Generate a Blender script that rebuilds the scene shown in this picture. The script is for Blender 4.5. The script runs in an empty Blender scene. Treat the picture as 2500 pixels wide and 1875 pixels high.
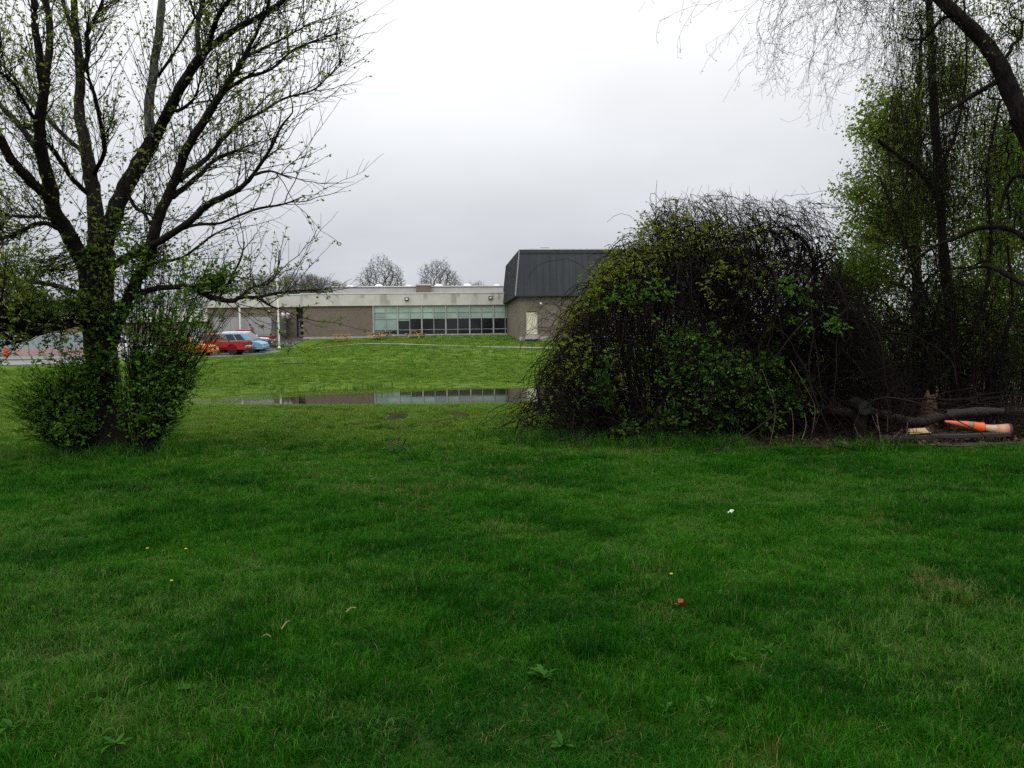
import bpy, bmesh, math, random
import numpy as np
from mathutils import Vector, Matrix
from mathutils.kdtree import KDTree

random.seed(7)
RNG = np.random.default_rng(11)
SC = bpy.context.scene
COL = SC.collection
R = math.radians

# ------------------------------------------------------------------ camera
F_PX, CX, CY = 1878.0, 1250.0, 937.5          # the photograph's frame: 2500 x 1875
CAM_Z, PITCH, ROLL = 1.6, math.atan(107.5 / 1878.0), R(-0.7)
CAM_M = Matrix.Rotation(R(90) - PITCH, 3, 'X') @ Matrix.Rotation(ROLL, 3, 'Z')
cam_d = bpy.data.cameras.new('camera')
cam_d.sensor_fit = 'HORIZONTAL'
cam_d.sensor_width = 36.0
cam_d.lens = 36.0 * F_PX / 2500.0
cam_d.clip_start, cam_d.clip_end = 0.05, 3000
cam = bpy.data.objects.new('camera', cam_d)
COL.objects.link(cam)
cam.matrix_world = Matrix.Translation((0, 0, CAM_Z)) @ CAM_M.to_4x4()
SC.camera = cam

# ------------------------------------------------------------------ world: overcast sky
SUN_EL, SUN_AZ = R(52), R(200)                # azimuth clockwise from +Y (view direction)
world = bpy.data.worlds.new('World')
SC.world = world
world.use_nodes = True
wn, wl = world.node_tree.nodes, world.node_tree.links
wn.clear()
w_out = wn.new('ShaderNodeOutputWorld')
w_bg = wn.new('ShaderNodeBackground')
w_nis = wn.new('ShaderNodeTexSky'); w_nis.sky_type = 'NISHITA'; w_nis.sun_disc = False
w_nis.sun_elevation = SUN_EL; w_nis.sun_rotation = SUN_AZ
w_bg2 = wn.new('ShaderNodeBackground'); w_bg2.inputs[1].default_value = 0.05
wl.new(w_nis.outputs[0], w_bg2.inputs[0])
w_tc = wn.new('ShaderNodeTexCoord')
w_sep = wn.new('ShaderNodeSeparateXYZ'); wl.new(w_tc.outputs['Generated'], w_sep.inputs[0])
def wmath(op, a, b=None, clamp=False):
    n = wn.new('ShaderNodeMath'); n.operation = op; n.use_clamp = clamp
    for i, v in enumerate((a, b)):
        if v is None: continue
        if isinstance(v, (int, float)): n.inputs[i].default_value = v
        else: wl.new(v, n.inputs[i])
    return n.outputs[0]
w_z = wmath('MAXIMUM', w_sep.outputs[2], 0.0)
w_den = wmath('ADD', w_z, 0.22)
w_cv = wn.new('ShaderNodeCombineXYZ')
wl.new(wmath('DIVIDE', w_sep.outputs[0], w_den), w_cv.inputs[0])
wl.new(wmath('DIVIDE', w_sep.outputs[1], w_den), w_cv.inputs[1])
w_cv.inputs[2].default_value = 3.7
w_no = wn.new('ShaderNodeTexNoise'); w_no.inputs['Scale'].default_value = 0.85
w_no.inputs['Detail'].default_value = 5.0; w_no.inputs['Roughness'].default_value = 0.5
wl.new(w_cv.outputs[0], w_no.inputs['Vector'])
# overcast luminance: rises from the horizon to the zenith, modulated by soft cloud
w_l = wmath('ADD', wmath('MULTIPLY', w_z, 1.42), 0.55)
w_m = wmath('ADD', wmath('MULTIPLY', wmath('SUBTRACT', w_no.outputs[0], 0.5), 0.60), 1.03)
w_lum = wmath('MULTIPLY', w_l, w_m)
w_rgb = wn.new('ShaderNodeMix'); w_rgb.data_type = 'RGBA'
w_rgb.inputs[6].default_value = (0.935, 0.985, 1.065, 1)
w_rgb.inputs[7].default_value = (1.0, 1.0, 1.0, 1)
wl.new(wmath('MULTIPLY', w_z, 2.2, True), w_rgb.inputs[0])
wl.new(w_rgb.outputs[2], w_bg.inputs[0])
wl.new(w_lum, w_bg.inputs[1])
w_mix = wn.new('ShaderNodeMixShader'); w_mix.inputs[0].default_value = 0.06
wl.new(w_bg.outputs[0], w_mix.inputs[1]); wl.new(w_bg2.outputs[0], w_mix.inputs[2])
wl.new(w_mix.outputs[0], w_out.inputs[0])

sun_d = bpy.data.lights.new('sun', 'SUN')
sun_d.energy, sun_d.angle, sun_d.color = 1.15, R(35), (1.0, 0.97, 0.92)
sun = bpy.data.objects.new('sun', sun_d); COL.objects.link(sun)
_sd = Vector((math.sin(SUN_AZ) * math.cos(SUN_EL), math.cos(SUN_AZ) * math.cos(SUN_EL), math.sin(SUN_EL)))
sun.rotation_euler = _sd.to_track_quat('Z', 'Y').to_euler()

SC.view_settings.view_transform = 'Standard'
SC.view_settings.look = 'None'
SC.view_settings.exposure = 0.0
SC.view_settings.gamma = 1.0
SC.view_settings.use_curve_mapping = False
SC.cycles.max_bounces = 4
SC.cycles.diffuse_bounces = 1
SC.cycles.glossy_bounces = 3
SC.cycles.transmission_bounces = 4
SC.cycles.transparent_max_bounces = 8
SC.cycles.use_denoising = False
SC.cycles.use_adaptive_sampling = True
SC.cycles.adaptive_threshold = 0.02
SC.cycles.caustics_reflective = False
SC.cycles.caustics_refractive = False

# ------------------------------------------------------------------ helpers: pixels of the photograph to metres
_CM = np.array(CAM_M)
def P(px, py, Y):
    """The point at depth Y (metres ahead of the camera) seen at photo pixel (px, py)."""
    d = _CM @ np.array([(px - CX) / F_PX, -(py - CY) / F_PX, -1.0])
    return np.array([0, 0, CAM_Z]) + d * (Y / d[1])
def smooth(a, b, x):
    t = np.clip((np.asarray(x, float) - a) / (b - a), 0, 1)
    return t * t * (3 - 2 * t)
def _hash(ix, iy, s):
    h = (ix.astype(np.int64) * 374761393 + iy.astype(np.int64) * 668265263 + s * 974711) & 0x7fffffff
    h = ((h ^ (h >> 13)) * 1274126177) & 0x7fffffff
    return ((h ^ (h >> 16)) & 0xffff) / 65535.0
def vnoise(x, y, s=0):
    x = np.asarray(x, float); y = np.asarray(y, float)
    ix, iy = np.floor(x), np.floor(y)
    fx, fy = x - ix, y - iy
    fx = fx * fx * (3 - 2 * fx); fy = fy * fy * (3 - 2 * fy)
    a, b = _hash(ix, iy, s), _hash(ix + 1, iy, s)
    c, d = _hash(ix, iy + 1, s), _hash(ix + 1, iy + 1, s)
    return (a * (1 - fx) + b * fx) * (1 - fy) + (c * (1 - fx) + d * fx) * fy
def fbm(x, y, s=0, o=3):
    t = 0; a = 0.5; n = 0
    for k in range(o):
        t = t + a * vnoise(x * 2 ** k, y * 2 ** k, s + 17 * k); n += a; a *= 0.5
    return t / n

# ------------------------------------------------------------------ terrain
WATER_Z = -0.30
POND = np.array([(-11.2, 25.2), (-9.0, 24.0), (-5.7, 23.4), (-3.1, 23.2), (0.6, 23.3), (3.0, 23.8), (4.4, 25.6),
                 (4.6, 28.0), (3.4, 30.2), (0.8, 30.6), (-2.2, 30.6), (-5.0, 31.2), (-7.4, 30.8), (-9.6, 28.8), (-11.4, 27.0)])
OPEN = np.array([(-8.9, 24.3), (-7.8, 23.4), (-5.7, 23.0), (-3.1, 22.8), (0.6, 22.8), (5.5, 23.0), (5.5, 29.5), (3.0, 30.4),
                 (0.8, 30.2), (-2.0, 29.7), (-4.0, 28.8), (-7.5, 27.2)])
def poly_sd(x, y, poly):
    """Signed distance to a polygon, positive inside."""
    x = np.asarray(x, float); y = np.asarray(y, float)
    d = np.full(x.shape, 1e9); ins = np.zeros(x.shape, bool)
    n = len(poly)
    for i in range(n):
        ax, ay = poly[i]; bx, by = poly[(i + 1) % n]
        ex, ey = bx - ax, by - ay
        t = np.clip(((x - ax) * ex + (y - ay) * ey) / (ex * ex + ey * ey), 0, 1)
        d = np.minimum(d, np.hypot(x - ax - t * ex, y - ay - t * ey))
        c = ((ay > y) != (by > y))
        with np.errstate(divide='ignore', invalid='ignore'):
            xi = (bx - ax) * (y - ay) / (by - ay if by != ay else 1e-9) + ax
        ins ^= c & (x < xi)
    return np.where(ins, d, -d)
def _prof(y, pts):
    return np.interp(y, [p[0] for p in pts], [p[1] for p in pts])
_PR = [(-50, 0), (13, 0), (18, -0.06), (23.6, -0.24), (31, -0.26), (60, 0.92), (70, 1.34), (80, 1.80), (86, 2.14), (90, 2.2), (120, 2.4), (400, 5)]
_PL = [(-50, 0), (18, 0), (30, 0.08), (40, 0.20), (46, 0.28), (53, 0.50), (60, 0.55), (65, 0.60), (71, 0.84), (77, 1.15), (83, 1.70), (88, 2.15), (120, 2.3), (400, 5)]
_PF = [(-50, 0), (18, 0), (30, 0.08), (40, 0.20), (46, 0.28), (53, 0.50), (60, 0.56), (75, 0.64), (90, 0.75), (150, 1.2), (400, 4)]
def terr(x, y):
    x = np.asarray(x, float); y = np.asarray(y, float)
    t1 = smooth(-20, -9.5, x); t2 = smooth(-38, -30, x)
    z = _prof(y, _PR) * t1 + (1 - t1) * (_prof(y, _PL) * t2 + (1 - t2) * _prof(y, _PF))
    far = smooth(10, 30, y) * (1 - smooth(70, 84, y))
    z = z + (fbm(x * 0.9, y * 0.9, 3) - 0.5) * 0.05 * (1 - smooth(20, 40, y)) + (fbm(x * 0.16, y * 0.16, 5) - 0.5) * 0.22 * far
    sd = poly_sd(x, y, POND)
    shore = WATER_Z - np.where(sd > 0, 0.10, 0.055) * sd
    shore = np.where(sd > 0, np.maximum(shore, WATER_Z - 0.28), shore)
    w = smooth(-3.5, -0.2, sd)
    z = np.where(sd < 0, np.maximum(z, WATER_Z + 0.012), z)
    return z * (1 - w) + shore * w
def tz(x, y): return float(terr(np.array([x]), np.array([y]))[0])
def hit(px, py, y0=3.0, y1=130.0):
    """Where the ray through a photo pixel meets the terrain."""
    ys = np.linspace(y0, y1, 1600)
    d = _CM @ np.array([(px - CX) / F_PX, -(py - CY) / F_PX, -1.0])
    xs, zs = d[0] / d[1] * ys, CAM_Z + d[2] / d[1] * ys
    g = terr(xs, ys)
    k = np.argmax(zs < g)
    return np.array([xs[k], ys[k], g[k]])

# ------------------------------------------------------------------ helpers: scene objects
def tag(o, label=None, cat=None, group=None, kind=None):
    if label: o['label'] = label
    if cat: o['category'] = cat
    if group: o['group'] = group
    if kind: o['kind'] = kind
    return o
def empty(name, loc=(0, 0, 0), rz=0.0):
    o = bpy.data.objects.new(name, None); COL.objects.link(o)
    o.location = loc; o.rotation_euler = (0, 0, rz); o.empty_display_size = 0.2
    return o
def link_mesh(name, me, mat=None, parent=None):
    o = bpy.data.objects.new(name, me); COL.objects.link(o)
    if mat is not None and not me.materials: me.materials.append(mat)
    if parent is not None: o.parent = parent
    return o
def arr_mesh(name, verts, faces, attrs=None, smooth_shade=False):
    """Mesh from numpy arrays; faces is (n, 3) or (n, 4)."""
    verts = np.ascontiguousarray(verts, np.float32); faces = np.ascontiguousarray(faces, np.int32)
    me = bpy.data.meshes.new(name)
    n, k = faces.shape
    me.vertices.add(len(verts)); me.vertices.foreach_set('co', verts.ravel())
    me.loops.add(n * k); me.loops.foreach_set('vertex_index', faces.ravel())
    me.polygons.add(n)
    me.polygons.foreach_set('loop_start', np.arange(0, n * k, k, dtype=np.int32))
    me.update(calc_edges=True)
    if smooth_shade: me.polygons.foreach_set('use_smooth', np.ones(n, bool))
    for nm, v in (attrs or {}).items():
        a = me.attributes.new(nm, 'FLOAT', 'POINT'); a.data.foreach_set('value', np.ascontiguousarray(v, np.float32))
    return me
class MB:
    """Collects boxes, prisms and lathes into one mesh."""
    def __init__(s): s.v = []; s.f = []
    def add(s, v, f):
        o = len(s.v); s.v += [tuple(map(float, p)) for p in v]; s.f += [tuple(i + o for i in q) for q in f]; return s
    def box(s, x0, x1, y0, y1, z0, z1):
        return s.add([(x0, y0, z0), (x1, y0, z0), (x1, y1, z0), (x0, y1, z0), (x0, y0, z1), (x1, y0, z1), (x1, y1, z1), (x0, y1, z1)],
                     [(0, 3, 2, 1), (4, 5, 6, 7), (0, 1, 5, 4), (1, 2, 6, 5), (2, 3, 7, 6), (3, 0, 4, 7)])
    def hexa(s, v):
        return s.add(v, [(0, 3, 2, 1), (4, 5, 6, 7), (0, 1, 5, 4), (1, 2, 6, 5), (2, 3, 7, 6), (3, 0, 4, 7)])
    def beam(s, a, b, w, h, up=(0, 0, 1)):
        a, b = Vector(a), Vector(b); d = (b - a).normalized(); u = Vector(up)
        x = d.cross(u)
        if x.length < 1e-4: x = Vector((1, 0, 0))
        x.normalize(); u = x.cross(d)
        x *= w / 2; u *= h / 2
        return s.hexa([a - x - u, a + x - u, a + x + u, a - x + u, b - x - u, b + x - u, b + x + u, b - x + u])
    def prism(s, poly, y0, y1):
        n = len(poly)
        return s.add([(x, y0, z) for x, z in poly] + [(x, y1, z) for x, z in poly],
                     [tuple(range(n))] + [tuple(range(2 * n - 1, n - 1, -1))] + [(i, i + n, (i + 1) % n + n, (i + 1) % n) for i in range(n)])
    def lathe(s, prof, n=16, axis='Z', c=(0, 0, 0)):
        vs, fs = [], []
        for r, h in prof:
            for k in range(n):
                a = 2 * math.pi * k / n; p = (r * math.cos(a), r * math.sin(a), h)
                if axis == 'Y': p = (p[0], p[2], p[1])
                if axis == 'X': p = (p[2], p[0], p[1])
                vs.append((p[0] + c[0], p[1] + c[1], p[2] + c[2]))
        for i in range(len(prof) - 1):
            for k in range(n):
                fs.append((i * n + k, i * n + (k + 1) % n, (i + 1) * n + (k + 1) % n, (i + 1) * n + k))
        fs.append(tuple(range(n - 1, -1, -1))); fs.append(tuple(range((len(prof) - 1) * n, len(prof) * n)))
        return s.add(vs, fs)
    def mesh(s, name, bevel=0.0, smooth_shade=False):
        me = bpy.data.meshes.new(name); me.from_pydata(s.v, [], s.f)
        bm = bmesh.new(); bm.from_mesh(me)
        bmesh.ops.recalc_face_normals(bm, faces=bm.faces)
        if bevel > 0:
            bmesh.ops.bevel(bm, geom=[e for e in bm.edges], offset=bevel, segments=1, affect='EDGES', profile=0.5)
        bm.to_mesh(me); bm.free(); me.update()
        if smooth_shade: me.polygons.foreach_set('use_smooth', np.ones(len(me.polygons), bool))
        return me
    def build(s, name, mat, parent=None, bevel=0.0, smooth_shade=False):
        return link_mesh(name, s.mesh(name, bevel, smooth_shade), mat, parent)
def boxo(name, mat, parent, *b, bevel=0.0):
    return MB().box(*b).build(name, mat, parent, bevel)
def copy_tree(o, parent=None):
    c = o.copy(); COL.objects.link(c)
    if parent is not None: c.parent = parent
    for ch in list(o.children): copy_tree(ch, c)
    return c

# ------------------------------------------------------------------ helpers: tubes, leaves, growth
class Tubes:
    def __init__(s): s.v = []; s.f = []; s.n = 0; s.t = []; s.sh = []
    def short(s, a, b, c): s.sh.append((a, b, c))
    def flush(s, rad=(0.0032, 0.0026, 0.0018)):
        if not s.sh: return
        p = np.array(s.sh, float); n = len(p); s.sh = []
        d = unit(p[:, 2] - p[:, 0]); ref = np.where(np.abs(d[:, 2:3]) < 0.8, np.array([[0, 0, 1.0]]), np.array([[1.0, 0, 0]]))
        u = unit(np.cross(d, ref)); w = np.cross(d, u); a = np.arange(3) * 2 * np.pi / 3
        ring = u[:, None, None, :] * np.cos(a)[None, None, :, None] + w[:, None, None, :] * np.sin(a)[None, None, :, None]
        v = p[:, :, None, :] + ring * np.array(rad)[None, :, None, None]
        s.v.append(v.reshape(-1, 3))
        q = np.array([[k * 3 + i, k * 3 + (i + 1) % 3, k * 3 + 3 + (i + 1) % 3, k * 3 + 3 + i] for k in range(2) for i in range(3)])
        s.f.append((np.arange(n)[:, None, None] * 9 + q[None]).reshape(-1, 4) + s.n); s.n += 9 * n
        s.t.append(np.repeat(RNG.random(n), 9))
    def add(s, pts, rad, sides=4, tint=0.5):
        pts = np.asarray(pts, float); k = len(pts)
        if k < 2: return
        rad = np.broadcast_to(np.asarray(rad, float), (k,))
        t = np.gradient(pts, axis=0); t /= np.linalg.norm(t, axis=1)[:, None] + 1e-9
        ref = np.array([0.0, 0.0, 1.0]) if abs(t[0][2]) < 0.8 else np.array([1.0, 0.0, 0.0])
        u = np.cross(t, ref); u /= np.linalg.norm(u, axis=1)[:, None] + 1e-9
        w = np.cross(t, u)
        a = np.arange(sides) * 2 * np.pi / sides
        ring = pts[:, None, :] + rad[:, None, None] * (np.cos(a)[None, :, None] * u[:, None, :] + np.sin(a)[None, :, None] * w[:, None, :])
        s.v.append(ring.reshape(-1, 3))
        i = np.arange(k - 1)[:, None] * sides + np.arange(sides)[None, :]
        j = np.arange(k - 1)[:, None] * sides + (np.arange(sides)[None, :] + 1) % sides
        q = np.stack([i, j, j + sides, i + sides], -1).reshape(-1, 4) + s.n
        s.f.append(q); s.n += k * sides
        s.t.append(np.full(k * sides, tint))
    def build(s, name, mat, parent=None, kind=None, origin=(0, 0, 0)):
        s.flush()
        if not s.v: return None
        me = arr_mesh(name, np.concatenate(s.v) - np.asarray(origin), np.concatenate(s.f), {'tint': np.concatenate(s.t)}, True)
        o = link_mesh(name, me, mat, parent)
        if kind: o['kind'] = kind
        return o
def unit(v): return v / (np.linalg.norm(v, axis=-1, keepdims=True) + 1e-9)
def rdir(n, up=0.0):
    d = RNG.normal(size=(n, 3)); d = unit(d); d[:, 2] += up
    return unit(d)
def curve(pts, per=4):
    """Catmull-Rom through points given as rows (any columns)."""
    p = np.asarray(pts, float)
    if len(p) < 3: 
        t = np.linspace(0, 1, per + 1)[:, None]
        return p[0] * (1 - t) + p[-1] * t
    q = np.vstack([2 * p[0] - p[1], p, 2 * p[-1] - p[-2]])
    out = []
    for i in range(1, len(q) - 2):
        for t in np.linspace(0, 1, per, endpoint=False):
            a, b, c, d = q[i - 1], q[i], q[i + 1], q[i + 2]
            out.append(0.5 * (2 * b + (c - a) * t + (2 * a - 5 * b + 4 * c - d) * t * t + (3 * b - a - 3 * c + d) * t ** 3))
    out.append(p[-1])
    return np.array(out)
def leaf_arrays(pos, axis, size, width=0.55, tint=None, fold=0.25):
    """One folded four-corner leaf for each position."""
    n = len(pos)
    axis = unit(axis); side = unit(np.cross(axis, rdir(n)))
    nor = np.cross(side, axis)
    L = np.broadcast_to(np.asarray(size, float), (n,))[:, None]
    w = L * width * 0.5
    mid = pos + axis * L * 0.42
    v = np.stack([pos, mid + side * w + nor * w * fold, pos + axis * L, mid - side * w + nor * w * fold], 1).reshape(-1, 3)
    b = np.arange(n)[:, None] * 4
    f = np.concatenate([b + np.array([[0, 1, 2]]), b + np.array([[0, 2, 3]])], 0)
    t = RNG.random(n) if tint is None else np.asarray(tint, float)
    return v, f, np.repeat(t, 4)
def build_leaves(name, mat, parent, chunks, origin=(0, 0, 0)):
    vs, fs, ts, o = [], [], [], 0
    for v, f, t in chunks:
        vs.append(v); fs.append(f + o); ts.append(t); o += len(v)
    me = arr_mesh(name, np.concatenate(vs) - np.asarray(origin), np.concatenate(fs), {'tint': np.concatenate(ts)})
    ob = link_mesh(name, me, mat, parent); ob['kind'] = 'stuff'
    return ob
class Skeleton:
    """Branch nodes; attractors are joined one by one to the best node already there."""
    def __init__(s): s.p = []; s.par = []; s.len = []; s.d = []; s.fix = []
    def node(s, p, par, r=0.0):
        p = np.asarray(p, float)
        s.p.append(p); s.par.append(par); s.fix.append(r)
        if par < 0: s.len.append(0.0); s.d.append(np.array([0, 0, 1.0]))
        else:
            e = p - s.p[par]; l = np.linalg.norm(e); s.len.append(s.len[par] + l); s.d.append(e / (l + 1e-9))
        return len(s.p) - 1
    def line(s, pts, par=-1, rad=None):
        for i, p in enumerate(pts):
            par = s.node(p, par, 0.0 if rad is None else rad[i])
        return par
    def grow(s, att, w=0.25, seg=0.25, bend=0.4, jit=0.03, droop=0.0, order=None):
        tips = []; kd = None; nk = 0
        for a in att:
            n = len(s.p)
            if kd is None or n - nk > 400:
                kd = KDTree(n)
                for i, q in enumerate(s.p): kd.insert(q, i)
                kd.balance(); nk = n
            best, k = 1e9, 0
            for co, i, dd_ in kd.find_n(a, 14):
                c = dd_ + w * s.len[i]
                if c < best: best, k = c, i
            if n > nk:
                e = np.array(s.p[nk:]) - a
                c = np.sqrt((e * e).sum(1)) + w * np.array(s.len[nk:]); i = int(np.argmin(c))
                if c[i] < best: k = nk + i
            p0 = s.p[k]; dist = float(np.linalg.norm(a - p0))
            m = max(2, min(12, int(dist / seg) + 1))
            ctrl = p0 + s.d[k] * dist * bend + np.array([0, 0, 0.08 * dist])
            par = k; jt = RNG.normal(size=(m, 3)) * jit * dist / m * 2
            for i in range(1, m + 1):
                t = i / m
                q = (1 - t) ** 2 * p0 + 2 * t * (1 - t) * ctrl + t * t * a
                if i < m: q = q + jt[i - 1]
                q[2] -= droop * t * t * dist
                par = s.node(q, par)
            tips.append(par)
        return tips
    def radii(s, tip=0.003, pw=2.4):
        n = len(s.p); a = np.zeros(n); kids = np.zeros(n, int)
        for i in range(n):
            if s.par[i] >= 0: kids[s.par[i]] += 1
        for i in range(n - 1, -1, -1):
            if kids[i] == 0: a[i] += tip ** pw
            if s.par[i] >= 0: a[s.par[i]] += a[i]
        r = a ** (1 / pw)
        fx = np.array(s.fix)
        return np.where(fx > 0, fx, r), kids
    def tubes(s, T, tip=0.003, pw=2.4, fat=0.03, skip_fixed=True, tint=None):
        r, kids = s.radii(tip, pw)
        used = np.zeros(len(s.p), bool)
        if skip_fixed: used |= np.array(s.fix) > 0
        for i in range(len(s.p) - 1, -1, -1):
            if used[i] or kids[i] > 0: continue
            ch = []; j = i
            while j >= 0 and not used[j]:
                ch.append(j); used[j] = True; j = s.par[j]
            if j >= 0: ch.append(j)
            ch = ch[::-1]
            if len(ch) < 2: continue
            rr = r[ch].copy()
            if j >= 0: rr[0] = min(rr[0], rr[1] * 1.15)
            mx = rr.max()
            T.add(np.array([s.p[c] for c in ch]), rr, 8 if mx > 0.08 else (6 if mx > fat else (4 if mx > 0.008 else 3)), RNG.random() if tint is None else tint)
        return r

# ------------------------------------------------------------------ materials
def new_mat(name):
    m = bpy.data.materials.new(name); m.use_nodes = True
    nt = m.node_tree; nt.nodes.clear()
    out = nt.nodes.new('ShaderNodeOutputMaterial')
    return m, nt.nodes, nt.links, out
def col(c): return (c[0], c[1], c[2], 1.0)
class NT:
    def __init__(s, name):
        s.m, s.n, s.l, s.out = new_mat(name)
        s.b = s.n.new('ShaderNodeBsdfPrincipled'); s.l.new(s.b.outputs[0], s.out.inputs[0])
    def set(s, **k):
        for a, v in k.items(): s.b.inputs[a.replace('_', ' ')].default_value = v
        return s
    def coord(s, kind='Object'):
        t = s.n.new('ShaderNodeTexCoord'); return t.outputs[kind]
    def pos(s):
        return s.n.new('ShaderNodeNewGeometry').outputs['Position']
    def noise(s, scale, detail=4, rough=0.55, vec=None, dist=0.0):
        t = s.n.new('ShaderNodeTexNoise'); t.inputs['Scale'].default_value = scale
        t.inputs['Detail'].default_value = detail; t.inputs['Roughness'].default_value = rough; t.inputs['Distortion'].default_value = dist
        s.l.new(vec if vec is not None else s.coord(), t.inputs['Vector']); return t.outputs[0]
    def map(s, vec, scale=(1, 1, 1), loc=(0, 0, 0)):
        t = s.n.new('ShaderNodeMapping'); t.inputs['Scale'].default_value = scale; t.inputs['Location'].default_value = loc
        s.l.new(vec, t.inputs['Vector']); return t.outputs[0]
    def rng(s, v, a, b, c=0.0, d=1.0):
        t = s.n.new('ShaderNodeMapRange'); t.inputs[1].default_value = a; t.inputs[2].default_value = b
        t.inputs[3].default_value = c; t.inputs[4].default_value = d; t.interpolation_type = 'SMOOTHSTEP'
        s.l.new(v, t.inputs[0]); return t.outputs[0]
    def math(s, op, a, b=None, clamp=False):
        t = s.n.new('ShaderNodeMath'); t.operation = op; t.use_clamp = clamp
        for i, v in enumerate((a, b)):
            if v is None: continue
            if isinstance(v, (int, float)): t.inputs[i].default_value = v
            else: s.l.new(v, t.inputs[i])
        return t.outputs[0]
    def mix(s, f, a, b, mode='MIX'):
        t = s.n.new('ShaderNodeMix'); t.data_type = 'RGBA'; t.blend_type = mode
        for i, v in ((0, f), (6, a), (7, b)):
            if isinstance(v, (int, float)): t.inputs[i].default_value = v
            elif isinstance(v, tuple): t.inputs[i].default_value = col(v)
            else: s.l.new(v, t.inputs[i])
        return t.outputs[2]
    def attr(s, name, kind='GEOMETRY'):
        t = s.n.new('ShaderNodeAttribute'); t.attribute_name = name; t.attribute_type = kind; return t.outputs['Fac']
    def sep(s, v):
        t = s.n.new('ShaderNodeSeparateXYZ'); s.l.new(v, t.inputs[0]); return t.outputs
    def comb(s, x, y, z=0.0):
        t = s.n.new('ShaderNodeCombineXYZ')
        for i, v in enumerate((x, y, z)):
            if isinstance(v, (int, float)): t.inputs[i].default_value = v
            else: s.l.new(v, t.inputs[i])
        return t.outputs[0]
    def base(s, c):
        if isinstance(c, tuple): s.b.inputs['Base Color'].default_value = col(c)
        else: s.l.new(c, s.b.inputs['Base Color'])
        return s
    def bump(s, h, strength=0.4, dist=0.02):
        t = s.n.new('ShaderNodeBump'); t.inputs['Strength'].default_value = strength; t.inputs['Distance'].default_value = dist
        s.l.new(h, t.inputs['Height']); s.l.new(t.outputs[0], s.b.inputs['Normal']); return s
def m_plain(name, c, rough=0.6, var=0.15, scale=3.0, spec=0.4, metal=0.0, bump=0.0, bscale=40, coat=0.0):
    t = NT(name)
    n = t.noise(scale, 5)
    lo, hi = tuple(x * (1 - var) for x in c), tuple(min(1, x * (1 + var)) for x in c)
    t.base(t.mix(t.rng(n, 0.3, 0.7), lo, hi))
    t.set(Roughness=rough, Metallic=metal); t.b.inputs['Specular IOR Level'].default_value = spec
    if coat: t.b.inputs['Coat Weight'].default_value = coat; t.b.inputs['Coat Roughness'].default_value = 0.05
    if bump: t.bump(t.noise(bscale, 3), bump, 0.01)
    return t.m
def m_leaf(name, c1, c2, trans=0.45, gloss=0.015, c3=None):
    m, n, l, out = new_mat(name)
    a = n.new('ShaderNodeAttribute'); a.attribute_name = 'tint'
    mx = n.new('ShaderNodeValToRGB'); mx.color_ramp.elements[0].color = col(c1); mx.color_ramp.elements[1].color = col(c2)
    if c3 is not None:
        e = mx.color_ramp.elements.new(0.9); e.color = col(c2); mx.color_ramp.elements[2].color = col(c3)
    l.new(a.outputs['Fac'], mx.inputs[0])
    d = n.new('ShaderNodeBsdfDiffuse'); t = n.new('ShaderNodeBsdfTranslucent'); g = n.new('ShaderNodeBsdfGlossy')
    g.inputs['Roughness'].default_value = 0.35
    l.new(mx.outputs[0], d.inputs[0]); l.new(mx.outputs[0], t.inputs[0])
    m1 = n.new('ShaderNodeMixShader'); m1.inputs[0].default_value = trans
    l.new(d.outputs[0], m1.inputs[1]); l.new(t.outputs[0], m1.inputs[2])
    m2 = n.new('ShaderNodeMixShader'); m2.inputs[0].default_value = gloss
    l.new(m1.outputs[0], m2.inputs[1]); l.new(g.outputs[0], m2.inputs[2])
    l.new(m2.outputs[0], out.inputs[0])
    return m
def m_bark(name, c1, c2, scale=6.0, bump=0.6, rough=0.85, moss=None):
    t = NT(name)
    v = t.map(t.pos(), (1, 1, 0.25))
    n = t.noise(scale * 4, 6, 0.65, v); n2 = t.noise(scale * 0.5, 3)
    c = t.mix(t.rng(n, 0.3, 0.7), c1, c2)
    if moss: c = t.mix(t.rng(n2, 0.5, 0.66), c, moss)
    t.base(c).set(Roughness=rough); t.b.inputs['Specular IOR Level'].default_value = 0.08
    t.bump(n, bump, 0.04)
    return t.m
def m_twig(name, c1, c2):
    t = NT(name)
    t.base(t.mix(t.attr('tint'), c1, c2)).set(Roughness=0.85); t.b.inputs['Specular IOR Level'].default_value = 0.05
    return t.m

# ================================================================== SETTING
def m_ground():
    t = NT('lawn_ground')
    p = t.pos()
    n1 = t.noise(0.22, 4, 0.6, t.map(p, (1, 0.55, 1)))
    n2 = t.noise(1.7, 5, 0.65, p)
    n3 = t.noise(9.0, 4, 0.7, p)
    n4 = t.noise(0.5, 3, 0.5, t.map(p, (1, 0.6, 1), (31, 7, 0)))
    c = t.mix(t.rng(n1, 0.35, 0.65), (0.076, 0.148, 0.011), (0.114, 0.196, 0.022))
    c = t.mix(t.rng(n2, 0.45, 0.75, 0, 0.55), c, (0.112, 0.150, 0.040))
    c = t.mix(t.rng(n4, 0.55, 0.72, 0, 0.5), c, (0.110, 0.190, 0.075))
    c = t.mix(t.rng(n3, 0.52, 0.72, 0, 0.45), c, (0.045, 0.066, 0.012))
    # bare soil between the blades, near the house
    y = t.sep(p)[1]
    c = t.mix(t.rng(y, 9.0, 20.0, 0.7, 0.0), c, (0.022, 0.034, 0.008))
    t.base(c).set(Roughness=0.9); t.b.inputs['Specular IOR Level'].default_value = 0.04
    h = t.math('ADD', t.noise(14.0, 4, 0.7, p), t.noise(60.0, 2, 0.6, p))
    t.bump(h, 0.8, 0.05)
    return t.m
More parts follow.
